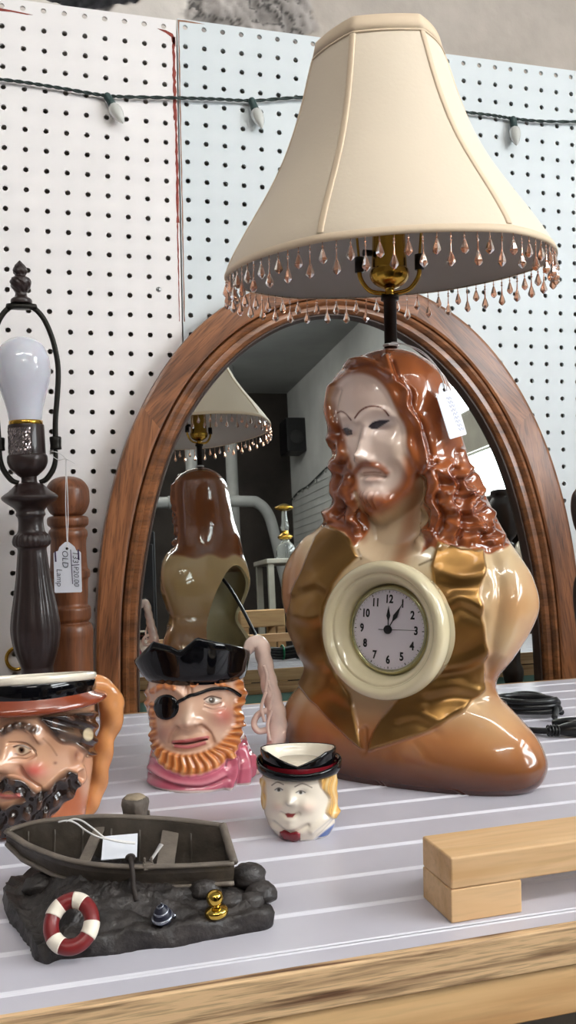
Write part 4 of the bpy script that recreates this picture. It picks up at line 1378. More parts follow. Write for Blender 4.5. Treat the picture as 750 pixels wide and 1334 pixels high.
# ---------------------------------------------------------------- small jug in a black hat
c0 = sight(391, 1050, 0.70)
vdir = math.radians(16.1) + math.atan((391 - 375) / FPX)
sj = tag(empty('character_jug', T((c0[0], c0[1], 0)), -vdir, S), 'small white ceramic head jug with black hat, red bow tie and blue collar', 'jug')
rows = [(0.000, -0.0185, 0.022, 0.0185, 0.019, 0, 0, 2.1), (0.0015, -0.020, 0.0235, 0.020, 0.020, 0, 0, 2.1), (0.007, -0.0245, 0.0265, 0.0235, 0.024, 0, 0, 2.05), (0.016, -0.0275, 0.0272, 0.026, 0.026, 0, 0, 2.0),
        (0.028, -0.0285, 0.0272, 0.0265, 0.026, 0, 0, 2.0), (0.040, -0.0290, 0.0272, 0.0265, 0.026, 0, 0, 2.0), (0.048, -0.0285, 0.0272, 0.026, 0.026, 0, 0, 2.0), (0.054, -0.026, 0.025, 0.024, 0.024, 0, 0, 2.0)]
K = Sculpt(rows, 200, 230, 60, sj, smooth=2)
f = (-0.25, -0.96, 0)
K.bump(379, 1040, 7, 9, 0.0022, d=f); K.bump(379, 1044, 6, 5, 0.0044, d=f)
K.bump(363, 1050, 9, 8, 0.0026, d=f); K.bump(400, 1050, 11, 9, 0.0028, d=f)
K.bump(364, 1030, 7, 5, -0.0016, d=f); K.bump(393, 1033, 8, 5, -0.0016, d=f)
K.stroke([(366, 1059), (376, 1064), (389, 1060)], 2.4, -0.0016, d=f); K.bump(378, 1068, 7, 4, 0.0022, d=f)
K.bump(378, 1078, 10, 6, 0.0026, d=f); K.stroke([(356, 1072), (376, 1084), (400, 1076)], 3, -0.002, d=f)
K.stroke([(406, 1082), (420, 1070), (436, 1056)], 4, 0.002); K.stroke([(414, 1092), (428, 1078), (438, 1066)], 3, -0.0012)
hairk = K.mask([(412, 1008), (440, 1004), (446, 1060), (432, 1066), (424, 1058), (428, 1040), (418, 1026)], 1.5)
hairr = hairk.copy(); hairl = K.mask([(338, 1015), (346, 1018), (347, 1048), (342, 1056), (336, 1050)], 1.5); hairk = np.maximum(hairk, hairl)
K.disp(hairk * (0.0016 + 0.0010 * np.sin(K.px[..., 0] / 1.5 + 1.2 * np.sin(K.px[..., 1] / 6))))
K.update()
K.col = np.ones(K.P.shape) * np.array(rgb(236, 224, 206))
K.paint(K.spot(402, 1052, 9, 7) + K.spot(362, 1052, 7, 6), rgb(236, 196, 176), 0.5)
yel = rgb(218, 168, 92); K.paint(hairk, yel); K.paint(hairk * sstep(0, 1, np.sin(K.px[..., 0] / 1.5 + 1.2 * np.sin(K.px[..., 1] / 6))), rgb(240, 214, 160), 0.7)
for (x, y, w) in ((363, 1029, 5), (391.5, 1032.5, 6)):
    K.paint(K.spot(x, y, w, 2.6, soft=0.3), rgb(220, 214, 206)); K.paint(K.spot(x, y, 2.2, 2.2, soft=0.3), rgb(56, 48, 40), 0.95)
    K.paint(K.line([(x - w, y), (x, y - 2.6), (x + w, y)], 0.7, 0.5), rgb(70, 56, 46), 0.8)
K.paint(K.line([(354, 1023), (361, 1019), (369, 1022)], 0.8, 0.6), rgb(110, 90, 76), 0.8); K.paint(K.line([(384, 1025), (394, 1021), (406, 1026)], 0.8, 0.6), rgb(110, 90, 76), 0.8)
K.paint(K.mask([(371, 1060), (375, 1059), (380, 1060), (385, 1060), (381, 1065), (374, 1065)], 0.8, curve=False), rgb(146, 30, 34), 0.95)
blue = K.mask([(400, 1100), (414, 1090), (426, 1080), (446, 1064), (446, 1105)], 1.5, curve=False)
blue = np.maximum(blue, K.mask([(340, 1068), (352, 1082), (360, 1100), (340, 1100)], 1.5, curve=False))
blue = np.where(K.front > 0.3, blue, (K.P[..., 2] < 0.016) * 1.0)
K.paint(blue, rgb(70, 100, 160), 0.95)
K.paint(sstep(0.002, 0.0008, K.P[..., 2]), rgb(226, 220, 210), 0.9)
splitparts(K, [('hair', hairr, M_jughair), ('hair', hairl, M_jughair), ('coat_collar', blue, M_jug)], sj, 'head', capt=True)
M_redgl = mat('dark_red_glaze', rgb(122, 24, 34), 0.2, coat=0.7)
K.update()
relief_poly('bow_tie', K, [(365, 1083), (371, 1081), (378, 1085), (386, 1083), (391, 1085), (391, 1093), (385, 1097), (377, 1094), (369, 1096), (364, 1093)], 0.0014, M_redgl, sj, 4, dome=0.0008)


def rim_sj(ph):
    c, s_ = math.cos(ph), math.sin(ph)
    if s_ > 0: return 0.0660 - 0.0085 * max(0, 1 - abs(c + 0.05) / 0.75) ** 0.9
    return 0.0660 - 0.0035 * (-s_)


hatm = open_hat('hat', sj, (0.050, 0.0275, 0.0262, 0.0255, 0.0300, 0.0285, 0.0265),
         [(0, 0, 0), (0.15, 0.0, 0), (0.5, 0.5, 0), (0.85, 0.95, 0), (0.97, 1.0, 0.0002), (1.0, 1.0, 0.0010), (0.96, 1.0, 0.0018)], rim_sj, M_blackglaze, False)
open_hat('jug_mouth', sj, (0.050, 0.0275, 0.0262, 0.0255, 0.0300, 0.0285, 0.0265),
         [(0.965, 1.0, 0.0017), (0.93, 0.97, 0.0028), (0.7, 0.8, 0.0035), (0.3, 0.4, 0.006), (0.22, 0.1, 0.016)], rim_sj, M_creamgl)


def rim_brim(ph):
    c, s_ = math.cos(ph), math.sin(ph)
    return 0.0545 + 0.0035 * abs(c) ** 2 - (0.0015 if s_ > 0 else 0)


open_hat('hat_brim', sj, (0.0465, 0.0270, 0.0262, 0.0255, 0.0325, 0.0318, 0.0305),
         [(0.15, -0.1, 0.0), (0.0, 0.0, -0.0005), (0.1, 0.5, -0.001), (0.45, 0.9, -0.001), (0.85, 1.0, -0.0006), (1.0, 1.0, 0.0004), (0.9, 0.9, 0.0012), (0.5, 0.6, 0.0016), (0.35, 0.0, 0.001)], rim_brim, M_blackglaze, False)
V, F = [], []
n = 60
for (z, o_) in ((0.0495, 0.0008), (0.0525, 0.0011), (0.0556, 0.0012)):
    for i in range(n):
        ph = 2 * PI * i / n; V.append(((0.0268 + o_ + (0.0006 if z > 0.054 else 0)) * math.cos(ph) + 0.0004, -(0.0255 + o_) * math.sin(ph), z))
F = [((j + 1) * n + i, (j + 1) * n + (i + 1) % n, j * n + (i + 1) % n, j * n + i) for j in range(2) for i in range(n)]
obj('hat_band', V, F, M_redgl, sj)

# ---------------------------------------------------------------- big jug on the left edge
c0 = sight(40, 980, 0.735)
vdir = math.radians(16.1) + math.atan((40 - 375) / FPX)
bj = tag(empty('character_jug', T((c0[0], c0[1], 0)), -vdir, S), 'large ceramic head jug of a black-bearded man with tan handle, cut by the left edge', 'jug')
rows = [(0.000, -0.040, 0.040, 0.038, 0.038, 0, 0, 2.1), (0.003, -0.042, 0.042, 0.040, 0.040, 0, 0, 2.1), (0.02, -0.046, 0.0455, 0.045, 0.044, 0, 0, 2.0), (0.04, -0.050, 0.0485, 0.049, 0.046, 0, 0, 2.0),
        (0.065, -0.051, 0.0500, 0.050, 0.047, 0, 0, 2.0), (0.085, -0.051, 0.0510, 0.049, 0.047, 0, 0, 2.0), (0.097, -0.050, 0.0515, 0.048, 0.047, 0, 0, 2.0), (0.103, -0.048, 0.049, 0.046, 0.046, 0, 0, 2.0)]
G = Sculpt(rows, 300, 330, 80, bj, smooth=3)
f = (-0.62, -0.78, 0)
G.bump(10, 985, 11, 14, 0.007, d=f); G.bump(8, 996, 12, 9, 0.011, d=f)
G.bump(-17, 978, 9, 9, -0.004, d=f); G.bump(-17, 978, 6, 6, 0.003, d=f); G.stroke([(-6, 952), (-18, 945), (-32, 954)], 5, 0.004, d=f); G.bump(-30, 1002, 10, 12, 0.004, d=f)
G.bump(30, 978, 12, 9, -0.005, d=f); G.bump(30, 978, 8, 6, 0.0035, d=f)
G.stroke([(6, 952), (24, 944), (44, 950), (54, 962)], 6, 0.0045, d=f)
G.bump(50, 1003, 17, 13, 0.0055, d=f); G.stroke([(26, 1000), (38, 1016), (50, 1026)], 4, -0.003, d=f)
G.stroke([(12, 968), (30, 970), (44, 980)], 1.8, -0.002, d=f); G.stroke([(20, 988), (34, 990), (46, 984)], 1.8, -0.002, d=f)
hb = G.mask([(50, 935), (75, 930), (130, 930), (130, 975), (112, 985), (96, 970), (78, 966), (62, 950)], 3)
bb_ = G.mask([(-40, 1012), (-30, 1030), (-12, 1042), (0, 1048), (28, 1042), (46, 1030), (60, 1024), (76, 1010), (88, 1002), (98, 1012), (96, 1030), (80, 1048), (62, 1066), (40, 1082), (0, 1090), (-20, 1085), (-36, 1068), (-46, 1040)], 3)
mo = G.mask([(-5, 1022), (10, 1010), (24, 1012), (38, 1022), (52, 1036), (48, 1046), (30, 1036), (14, 1030), (0, 1032), (-14, 1030), (-30, 1036), (-34, 1024), (-20, 1012), (-8, 1014)], 2)
U_ = G.px[..., 0]; V_ = G.px[..., 1]
st_ = np.sin((U_ * 0.55 + V_ * 0.6) / 2.4 + 1.6 * np.sin(U_ / 9)) * 0.6 + 0.6 * np.sin((U_ - V_ * 0.4) / 3.3)
G.disp(np.clip(bb_ + mo, 0, 1) * (0.0045 + 0.0020 * st_)); G.disp(hb * (0.0035 + 0.0016 * np.sin((V_ - U_ * 0.3) / 3.0)))
G.disp(G.line([(6, 952), (24, 945), (44, 950)], 5, 3) * 0.0012 * np.sin(U_ / 1.8))
G.bump(100, 982, 7, 13, 0.0055); G.bump(99, 982, 3.5, 7, -0.004); G.stroke([(96, 1004), (104, 1000), (106, 1014), (98, 1020)], 4, 0.004)
G.stroke([(-4, 1034), (10, 1036), (24, 1036)], 3, 0.003, d=f)
G.update()
G.col = np.ones(G.P.shape) * np.array(rgb(206, 158, 126))
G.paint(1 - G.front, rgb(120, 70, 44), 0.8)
G.paint(sstep(0.030, 0.015, G.P[..., 2]) , rgb(190, 104, 56), 0.9)
G.paint(G.spot(44, 1004, 16, 10), rgb(204, 92, 84), 0.9); G.paint(G.spot(78, 960, 20, 24), rgb(150, 104, 78), 0.7); G.paint(G.spot(10, 1000, 8, 8), rgb(222, 170, 140), 0.6)
G.paint(G.spot(88, 1050, 22, 16) + G.spot(98, 1030, 12, 20), rgb(178, 98, 58), 0.9)
G.paint(G.spot(100, 985, 9, 14), rgb(196, 136, 104), 0.6); G.paint(G.spot(99, 984, 3.5, 7), rgb(110, 60, 40), 0.8)
G.paint(G.line([(4, 953), (24, 945), (46, 951)], 5.5, 2.5), rgb(58, 42, 34), 0.9)
G.paint(G.spot(29, 977, 9, 5.5, 15, soft=0.25), rgb(200, 176, 150), 0.9); G.paint(G.spot(28, 977, 4.2, 4.4, soft=0.3), rgb(84, 48, 30), 0.95); G.paint(G.spot(28, 977, 2.0, 2.2, soft=0.3), rgb(16, 12, 10))
G.paint(G.line([(-5, 953), (-18, 945), (-32, 955)], 4.5, 2.5), rgb(58, 42, 34), 0.9); G.paint(G.spot(-30, 1003, 10, 10), rgb(204, 92, 84), 0.8)
G.paint(G.spot(-17, 977, 6.5, 5.0, soft=0.25), rgb(200, 176, 150), 0.9); G.paint(G.spot(-18, 977, 3.4, 4.2, soft=0.3), rgb(84, 48, 30), 0.95); G.paint(G.spot(-18, 977, 1.7, 2.0, soft=0.3), rgb(16, 12, 10))
G.paint(G.line([(-26, 976), (-17, 971), (-9, 974)], 1.1, 0.8), rgb(60, 36, 28), 0.9)
G.paint(G.line([(18, 973), (28, 970.5), (40, 976)], 1.2, 0.8), rgb(60, 36, 28), 0.9); G.paint(G.line([(20, 982), (30, 984), (40, 979)], 0.9, 0.7), rgb(110, 64, 48), 0.8)
G.paint(G.line([(56, 962), (66, 972), (74, 984)], 1.2, 1), rgb(120, 80, 60), 0.5); G.paint(G.spot(72, 994, 2.5, 2), rgb(110, 60, 44), 0.8)
blk = rgb(36, 24, 20); bl2 = rgb(92, 62, 46)
hairg = np.clip(hb + bb_ + mo, 0, 1)
G.paint(hairg, blk); G.paint(hairg * sstep(0.2, 1.0, st_), bl2, 0.6); G.paint(hb * G.spot(92, 958, 16, 8), rgb(120, 90, 66), 0.6)
G.paint(G.line([(-6, 1035), (8, 1038), (24, 1037)], 3.2, 1.6), rgb(196, 104, 96), 0.95)
G.paint(G.spot(115, 957, 6.5, 8.5, soft=0.2), rgb(206, 190, 156), 1.0)
splitparts(G, [('hair', np.clip(hb, 0, 1) * (1 - G.spot(115, 957, 6.5, 8.5, soft=0.2)), M_jughair), ('beard', np.clip(bb_ + mo, 0, 1), M_jughair)], bj, 'head', capt=True)
# hat: drooping rust brim, black band, cream mouth
M_rustgl = mat('rust_glaze', rgb(134, 62, 38), 0.2, coat=0.8, noise=0.12, nscale=30)
V, F = [], []
n = 140
prof = [(0.0480, 0.094, 0), (0.0500, 0.0965, 0.2), (0.0545, 0.0945, 0.8), (0.0585, 0.0935, 1), (0.0592, 0.0955, 1), (0.0575, 0.0985, 0.8), (0.0535, 0.1020, 0.3), (0.0515, 0.1045, 0)]
for r, z, k in prof:
    for i in range(n):
        ph = 2 * PI * i / n; c, s_ = math.cos(ph), math.sin(ph)
        rr = r + 0.0018 * k * math.sin(3 * ph + 0.6); V.append((rr * c * 1.02, -rr * s_, z + 0.0045 * s_ + k * (0.004 * c * c - 0.001 * s_)))
F = [((j + 1) * n + i, (j + 1) * n + (i + 1) % n, j * n + (i + 1) % n, j * n + i)[::-1] for j in range(len(prof) - 1) for i in range(n)]
F = [f_[::-1] for f_ in F]
obj('hat_brim', V, F, M_rustgl, bj)


def lean(V):       # the mouth of the jug is higher at the front than at the back
    return [(x, y, z - (y / 0.052) * float(np.interp(z, [0.095, 0.1035, 0.112], [0.002, 0.005, 0.0075]))) for x, y, z in V]


V, F = lathe([(0.0515, 0.1005), (0.0522, 0.103), (0.0528, 0.107), (0.0526, 0.1115), (0.0518, 0.1125)], 120, cap=False); V = lean(V); obj('hat_band', V, F, M_blackglaze, bj)
V, F = lathe(smooth_prof([(0.0516, 0.1120), (0.0530, 0.1135), (0.0532, 0.1160), (0.0522, 0.1180), (0.0505, 0.1180), (0.0495, 0.1160), (0.0490, 0.109), (0.0485, 0.098), (0.044, 0.092), (0.0002, 0.091)], 4), 120, cap=False)
V = lean(V)
obj('jug_mouth', V, F, M_creamgl, bj)
HB_ = [(108, 925), (114, 908), (126, 900), (140, 908), (149, 928), (148, 950), (141, 972), (136, 990), (134, 1010), (128, 1034), (121, 1052), (110, 1066), (98, 1068)]
inv = np.linalg.inv(np.array(bj.matrix_world))
hp = [inv @ np.append(T(sight(x, y, 0.735)), 1) for x, y in HB_]
V, F = tube([(p[0], 0.008, p[2]) for p in hp], [0.007, 0.0085, 0.0092, 0.0098, 0.0108, 0.0092, 0.0080, 0.0086, 0.0078, 0.0082, 0.0084, 0.008, 0.006], 20, k=8)
V = np.array(V); V[:, 0] += 0.0008 * np.sin(V[:, 2] * 260 + V[:, 1] * 300); V[:, 1] += 0.0008 * np.sin(V[:, 2] * 210 + V[:, 0] * 300)
obj('handle', V, F, mat('tan_handle_glaze', rgb(204, 138, 84), 0.22, coat=0.7, noise=0.18, nscale=45), bj)

# ================================================================== OLD DARK LAMP ON THE LEFT
M_bz = mat('dark_bronze_resin', rgb(44, 30, 28), 0.38, coat=0.25, noise=0.25, nscale=40, bump=0.15, bscale=120)
M_blackmet = mat('blackened_metal', rgb(38, 36, 32), 0.38, metal=0.6)
LX, LY = 0.0295, -0.1380
mk = 0.000856


def zl(y): return 0.2159 + (671 - y) * mk


ol = tag(empty('table_lamp', (LX, LY, LEDGE)), 'dark bronze table lamp without a shade, white bulb bare under its harp', 'lamp')
lean_k = math.radians(1.3)
ol.rotation_euler = (0, -lean_k, 0); bpy.context.view_layer.update()
px2r = lambda r: r * mk
zo = lambda y: zl(y) - LEDGE
body = [(45, zo(1056)), (47, zo(1048)), (44, zo(1036)), (34, zo(1022)), (30, zo(1010)), (34, zo(998)), (28, zo(984)), (22, zo(966)), (20, zo(930)), (20.5, zo(885)), (20.5, zo(868)), (22, zo(862)), (28, zo(842)), (31, zo(820)), (29.5, zo(800)),
        (25, zo(772)), (21.5, zo(748)), (19, zo(722)), (18.5, zo(712)), (22.5, zo(708)), (24, zo(702)), (22, zo(695)), (17.5, zo(690)), (16, zo(680)), (16.5, zo(672)), (19, zo(668)), (18, zo(663)), (22, zo(658)), (33, zo(650)), (36, zo(645)), (33, zo(641.5)),
        (25, zo(636)), (17, zo(628)), (10.5, zo(626)), (10, zo(618))]
pf = smooth_prof([(px2r(r), z) for r, z in body], 4)


def flute(z, a):
    lo, hi = zo(862), zo(712)
    if lo < z < hi:
        k = math.sin(PI * (z - lo) / (hi - lo)) ** 0.5
        return 1 + 0.055 * k * (abs(math.cos(7 * a)) - 0.5)
    if zo(708) < z < zo(693): return 1 + 0.03 * math.cos(22 * a)
    return 1.0


V, F = lathe(pf, 112, flute); obj('lamp_base', V, F, M_bz, ol)
sk = smooth_prof([(px2r(r), zo(y)) for r, y in [(10, 619), (15, 615), (22, 608), (25.5, 600), (25.5, 592), (23.5, 589), (23.5, 584), (23, 556), (22.5, 551)]], 4)
V, F = lathe(sk, 48); so = obj('socket', V, F, M_bz, ol, True, loc=(-0.0008, 0, 0))
V, F = lathe([(px2r(20), zo(552)), (px2r(21.5), zo(551)), (px2r(21.5), zo(546)), (px2r(19), zo(545))], 40); obj('socket_collar', V, F, M_brass, so)
# crinkled clear film on the socket
V = []; F = []
na, nz = 22, 16
for j in range(nz):
    for i in range(na):
        a = math.radians(200 + 82 * i / (na - 1)); r = px2r(24.2) + 0.0009 * (rng.random() - 0.3)
        V.append((r * math.cos(a), r * math.sin(a), zo(590) + (zo(556) - zo(590)) * j / (nz - 1)))
F = [(j * na + i, j * na + i + 1, (j + 1) * na + i + 1, (j + 1) * na + i) for j in range(nz - 1) for i in range(na - 1)]
obj('foil_film', V, F, mat('crinkled_foil', rgb(150, 140, 140), 0.18, metal=0.8), so, False)
M_frost = mat('white_glass_bulb', rgb(222, 224, 236), 0.12, coat=0.6, sss=0.15)
bl = smooth_prof([(px2r(r), zo(y)) for r, y in [(20, 547), (21.5, 540), (23, 530), (28, 512), (33, 494), (34.8, 478), (33, 462), (27, 449), (18, 441), (8, 437.5), (0.3, 437)]], 5)
V, F = lathe(bl, 48); obj('light_bulb', V, F, M_frost, ol, True, loc=(-0.0012, 0, 0))
hz = lambda y: zo(y)
right = [(13, 626), (22, 622), (31, 609), (34.5, 596), (35, 582)]
for s_ in (-1, 1):
    V, F = tube([(s_ * px2r(r) , 0, hz(y)) for r, y in right], [0.0042, 0.0052, 0.0052, 0.0046, 0.004], 12, flat=0.6); hs = obj('harp_saddle', V, F, M_blackmet, ol)
    V, F = lathe(smooth_prof([(0.0052, hz(584)), (0.0064, hz(583)), (0.0060, hz(578)), (0.0066, hz(568)), (0.0050, hz(567))], 2), 20); obj('harp_sleeve', V, F, M_blackmet, hs, True, loc=(s_ * px2r(35.5), 0, 0))
arm = [(35.5, 570), (36.5, 545), (40, 515), (42.5, 488), (42, 465), (37, 438), (28, 414), (17, 400), (6, 396)]
pts = [(px2r(r), 0, hz(y)) for r, y in arm] + [(-px2r(r), 0, hz(y)) for r, y in arm[::-1]]
V, F = tube(pts, 0.0030, 10, flat=0.62); obj('harp', V, F, M_blackmet, ol)
V, F = lathe([(px2r(19), hz(400)), (px2r(20), hz(398)), (px2r(19), hz(394)), (px2r(8), hz(393))], 24); V = [(x, y * 0.45, z) for x, y, z in V]
obj('harp_plate', V, F, M_blackmet, ol)
fin = smooth_prof([(px2r(r), hz(y)) for r, y in [(13.5, 393), (13, 388), (8, 384), (7, 379), (10.5, 374), (13, 367), (11.5, 361), (7, 358), (6.5, 356), (9, 352), (7, 345), (3, 340), (0.3, 337)]], 5)
V, F = lathe(fin, 36, flute=lambda z, a: 1 + (0.07 * math.cos(8 * a + z * 900) if z > hz(384) else 0)); obj('finial', V, F, M_bz, ol)


# ---- price tags
def price_tag(label, root_loc, M3, w, h, m=None, marks=True, hole=True, shoulders=True):
    """M3: columns = right, up, normal (towards the viewer) in world"""
    r = tag(empty('price_tag', None, mtx=Matrix.Translation(root_loc) @ M3.to_4x4()), label, 'price tag')
    if shoulders:
        out = [(-w / 2, -h / 2 + 0.001), (-w / 2 + 0.001, -h / 2), (w / 2 - 0.001, -h / 2), (w / 2, -h / 2 + 0.001), (w / 2, h * 0.28), (w * 0.46, h * 0.31), (w * 0.33, h * 0.33), (w * 0.28, h * 0.40), (w * 0.16, h * 0.46), (0.06 * w, h * 0.5),
               (-0.06 * w, h * 0.5), (-w * 0.16, h * 0.46), (-w * 0.28, h * 0.40), (-w * 0.33, h * 0.33), (-w * 0.46, h * 0.31), (-w / 2, h * 0.28)]
    else:
        out = [(-w / 2, -h / 2), (w / 2, -h / 2), (w / 2, h / 2), (-w / 2, h / 2)]
    n = len(out)
    curl = lambda x, y: 0.0
    V = [(x, y, curl(x, y) + 0.00025) for x, y in out] + [(x, y, curl(x, y) - 0.0002) for x, y in out]
    F = [tuple(range(n)), tuple(range(2 * n - 1, n - 1, -1))] + [(i, n + i, n + (i + 1) % n, (i + 1) % n) for i in range(n)]
    c = obj('card', V, F, M_white, r, False)
    if hole:
        V, F = lathe([(0.0014, -0.0001), (0.0014, 0.0007), (0.00135, 0.0008)], 16); obj('punched_hole', V, F, mat('hole_shadow', rgb(40, 28, 26), 0.8), c, False, loc=(0, h * 0.37, 0))
    return r, c


# tag on the old lamp (hangs by a long white thread)
tp = sightw(88, 739, 0.985)
Rm = Matrix((CR, CU, -CF)).transposed()
Rz = Matrix.Rotation(math.radians(1.5), 3, 'Z')
rt, card = price_tag('white price tag hanging on a long thread from the dark bare-bulb lamp', Vector(tp), Rm @ Rz, 0.0295, 0.0545)
k_ = 0.985 / FPX
up = lambda pts: [((x - 88) * k_, -(y - 739) * k_, 0.0006) for x, y in pts]
MB().add([(x, y, z) for x, y, z in up([(71.5, 718), (73.5, 718), (74, 731.5), (72, 731.5)])], [(3, 2, 1, 0)]).add(up([(101.5, 716), (103.5, 716), (104, 730), (102, 730)]), [(3, 2, 1, 0)]).add(up([(92.2, 716), (93.2, 716), (94.6, 761), (93.6, 761)]), [(3, 2, 1, 0)]).add(
    up([(93.5, 736), (103.5, 735.5), (103.5, 736.5), (93.5, 737)]), [(3, 2, 1, 0)]).build('printed_bar', mat('tag_print', rgb(60, 44, 80), 0.7), card)
for s_, x, y, sz in (('133', 98.5, 726, 0.0088), ('P20.00', 99, 751, 0.0080), ('OLD', 85, 728, 0.0092), ('Lamp', 77, 752, 0.0088)):
    text_mesh('handwriting', s_, sz, M_ink, card, ((x - 88) * k_, -(y - 739) * k_, 0.0007), (0, 0, -PI / 2), bold=-0.0001, shear=0.15)
th = []
a0 = np.array(sightw(88, 718, 0.985)); a1 = np.array(sightw(86, 598, 0.985)); a2 = np.array(sightw(68, 588, 0.99)); a3 = np.array(sightw(74, 598, 1.03))
loc = lambda P, o: [tuple(np.linalg.inv(np.array(o.matrix_world)) @ np.append(p, 1))[:3] for p in P]
for dx in (-0.0006, 0.0006):
    V, F = tube(loc([a0, a0 + np.array([dx, 0, 0.02]), (a0 + a1) / 2 + np.array([dx * 2, 0, 0]), a1], rt), 0.0005, 6); obj('thread', V, F, M_thread, rt)
V, F = tube(loc([a1, sightw(78, 591, 0.985), a2, sightw(66, 592, 1.0), sightw(76, 599, 1.0), a1, sightw(98, 604, 0.985)], rt), 0.00045, 6); obj('thread', V, F, M_thread, rt)
# tag on the bust
ft = Matrix((CR, CU, -CF)).transposed() @ Matrix.Rotation(math.radians(17), 3, 'Z') @ Matrix.Rotation(math.radians(34), 3, 'Y')
D_ = 0.712
rt, card = price_tag('white price tag tied to the bust lamp, hanging beside the hair', Vector(sightw(586, 534, D_)), ft, 0.0195, 0.044)
M_faint = mat('faint_pen', rgb(170, 172, 205), 0.8)
mb = MB()
for r_ in range(9):
    x0 = -0.001 + 0.0004 * r_; y0 = 0.009 - 0.0032 * r_
    q = [(x0 + 0.0011 * t, y0 + 0.0010 * math.sin(t * 2.3 + r_), 0.0008) for t in np.linspace(0, 5, 12)]
    V, F = tube(q, 0.00013, 4, smoothp=False); mb.add(V, F)
mb.build('handwriting', M_faint, card)
q = [sightw(x, y, d) for x, y, d in [(582, 509, D_), (580, 498, D_), (572, 482, 0.716), (552, 462, 0.728), (528, 449, 0.742), (514, 449, 0.748)]]
V, F = tube(loc(q, rt), 0.0004, 6); obj('thread', V, F, M_thread, rt)
q = [sightw(x, y, d) for x, y, d in [(580, 509, D_), (576, 494, D_), (566, 474, 0.722), (545, 455, 0.738), (515, 446, 0.750), (506, 449, 0.748)]]
V, F = tube(loc(q, rt), 0.0004, 6); obj('thread', V, F, M_thread, rt)
V, F = lathe([(0.0060, -0.0012), (0.0072, 0.0), (0.0060, 0.0012)], 24); o = obj('thread_wrap', V, F, M_thread, rt); o.matrix_world = Matrix.Translation(Vector(lamp.matrix_world @ Vector((0, 0, 0.400))))

# ================================================================== TURNED POST, RING, SPINDLE
M_post = wood('turned_post_wood', rgb(84, 46, 26), rgb(140, 84, 50), 0.4, coat=0.2, scale=(60, 60, 5), contrast=(0.3, 0.68), pores=0.25)
PX_, PY_ = 0.0650, -0.0735
mp_ = 0.000915
zp = lambda y: 0.2159 + (673 - y) * mp_ - LEDGE
po = tag(empty('bed_post', (PX_, PY_, LEDGE)), 'turned wooden post with a ball top standing behind the dark lamp', 'post')
rows_ = [(27, 1034), (27, 1010), (29, 1000), (29, 850), (30, 826), (28, 815), (24, 811), (27, 806), (27.5, 798), (27, 792), (23.5, 788), (24, 775), (24.5, 756), (27, 752), (27, 744), (24, 740), (23, 722), (23, 705), (25, 698), (24.5, 692), (22, 688), (26, 684), (26.5, 677), (24.5, 673.5),
         (18, 672), (23, 668), (27.5, 658), (28.5, 648), (27, 636), (20, 626), (10, 621.5), (0.3, 620.5)]
V, F = lathe(smooth_prof([(r * mp_, zp(y)) for r, y in rows_ if y > 671], 4), 64); obj('shaft', V, F, M_post, po)
V, F = lathe(smooth_prof([(r * mp_, zp(y)) for r, y in rows_ if y < 673], 5), 64); obj('ball_top', V, F, M_post, po)

rg = tag(empty('hanging_ring', tuple(wallpt(22, 858, -0.004))), 'small brass ring hanging on the pegboard behind the dark lamp', 'ring')
V, F = tube([(0.0125 * math.cos(a), 0, 0.0135 * math.sin(a)) for a in np.linspace(0, 2 * PI, 40, endpoint=False)], 0.0022, 10, closed=True); obj('ring', V, F, M_brass, rg)
V, F = tube([(0, 0.0045, 0.0150), (0, -0.002, 0.0160), (0, -0.004, 0.0135), (0, -0.002, 0.0110), (0, 0.0035, 0.0105)], 0.0010, 8); obj('hook', V, F, M_brass, rg)

sx_ = sightw(769, 655, 1.20)
spn = tag(empty('candlestick', (sx_[0], sx_[1], LEDGE)), 'dark turned wooden candlestick at the right edge beyond the arched mirror', 'candlestick')
ms = 1.20 / FPX
zs_ = lambda y: 0.2159 + (660 - y) * ms - LEDGE
V, F = lathe(smooth_prof([(r * ms, zs_(y)) for r, y in [(34, 982), (34, 972), (18, 962), (12, 930), (16, 900), (12, 880), (19, 830), (24, 790), (23, 760), (14, 735), (11, 720), (16, 708), (12, 700), (20, 690), (25, 665), (23, 645), (14, 632), (16, 626), (14, 620), (3, 619)]], 4), 40)
obj('stem', V, F, mat('near_black_wood', rgb(44, 32, 28), 0.4, coat=0.2), spn)

# ================================================================== POWER CORD
cr = tag(empty('power_cord', tuple(onz(700, 935))), 'coiled black power cord and plug lying on the table right of the bust lamp', 'cord')
base_ = np.array(onz(700, 935))


def tz(x, y, h): return np.array(onz(x, y, h)) - base_


def ctube(L_, name='cord', r=0.0030, k=8):
    V, F = tube([tuple(tz(*p)) for p in L_], r, 12, k=k); return obj(name, V, F, M_cord, cr)


# one arching strand, flat coil of four turns, lower turn and the plug
ctube([(640, 916, 0.004), (652, 910, 0.007), (676, 904, 0.012), (700, 905, 0.014), (718, 914, 0.012), (724, 925, 0.009), (722, 934, 0.006)])
turns = []
ca = (tz(655, 930, 0) + tz(728, 933, 0)) / 2
for k in range(3):
    dz = 0.0032 + 0.0052 * k
    A_ = tz(648, 929, 0) * 1.0; Bp = tz(731 - 2 * k, 932, 0)
    c_ = (A_ + Bp) / 2; e = (Bp - A_) / 2; nrm = np.array([-e[1], e[0], 0]); nrm = nrm / np.linalg.norm(nrm) * (0.020 + 0.001 * k)
    for a in np.linspace(0, 2 * PI, 18, endpoint=False):
        s_ = math.sin(a)
        turns.append(tuple(c_ + e * math.cos(a) * (0.97 if k % 2 else 1.0) + nrm * s_ + np.array([0, 0, dz + 0.0045 * a / (2 * PI)])))
V, F = tube(turns, 0.0030, 12, k=3); obj('cord_coil', V, F, M_cord, cr)
ctube([(640, 946, 0.0032), (664, 948, 0.0032), (690, 951, 0.0034), (706, 952, 0.0045), (716, 952, 0.006)])
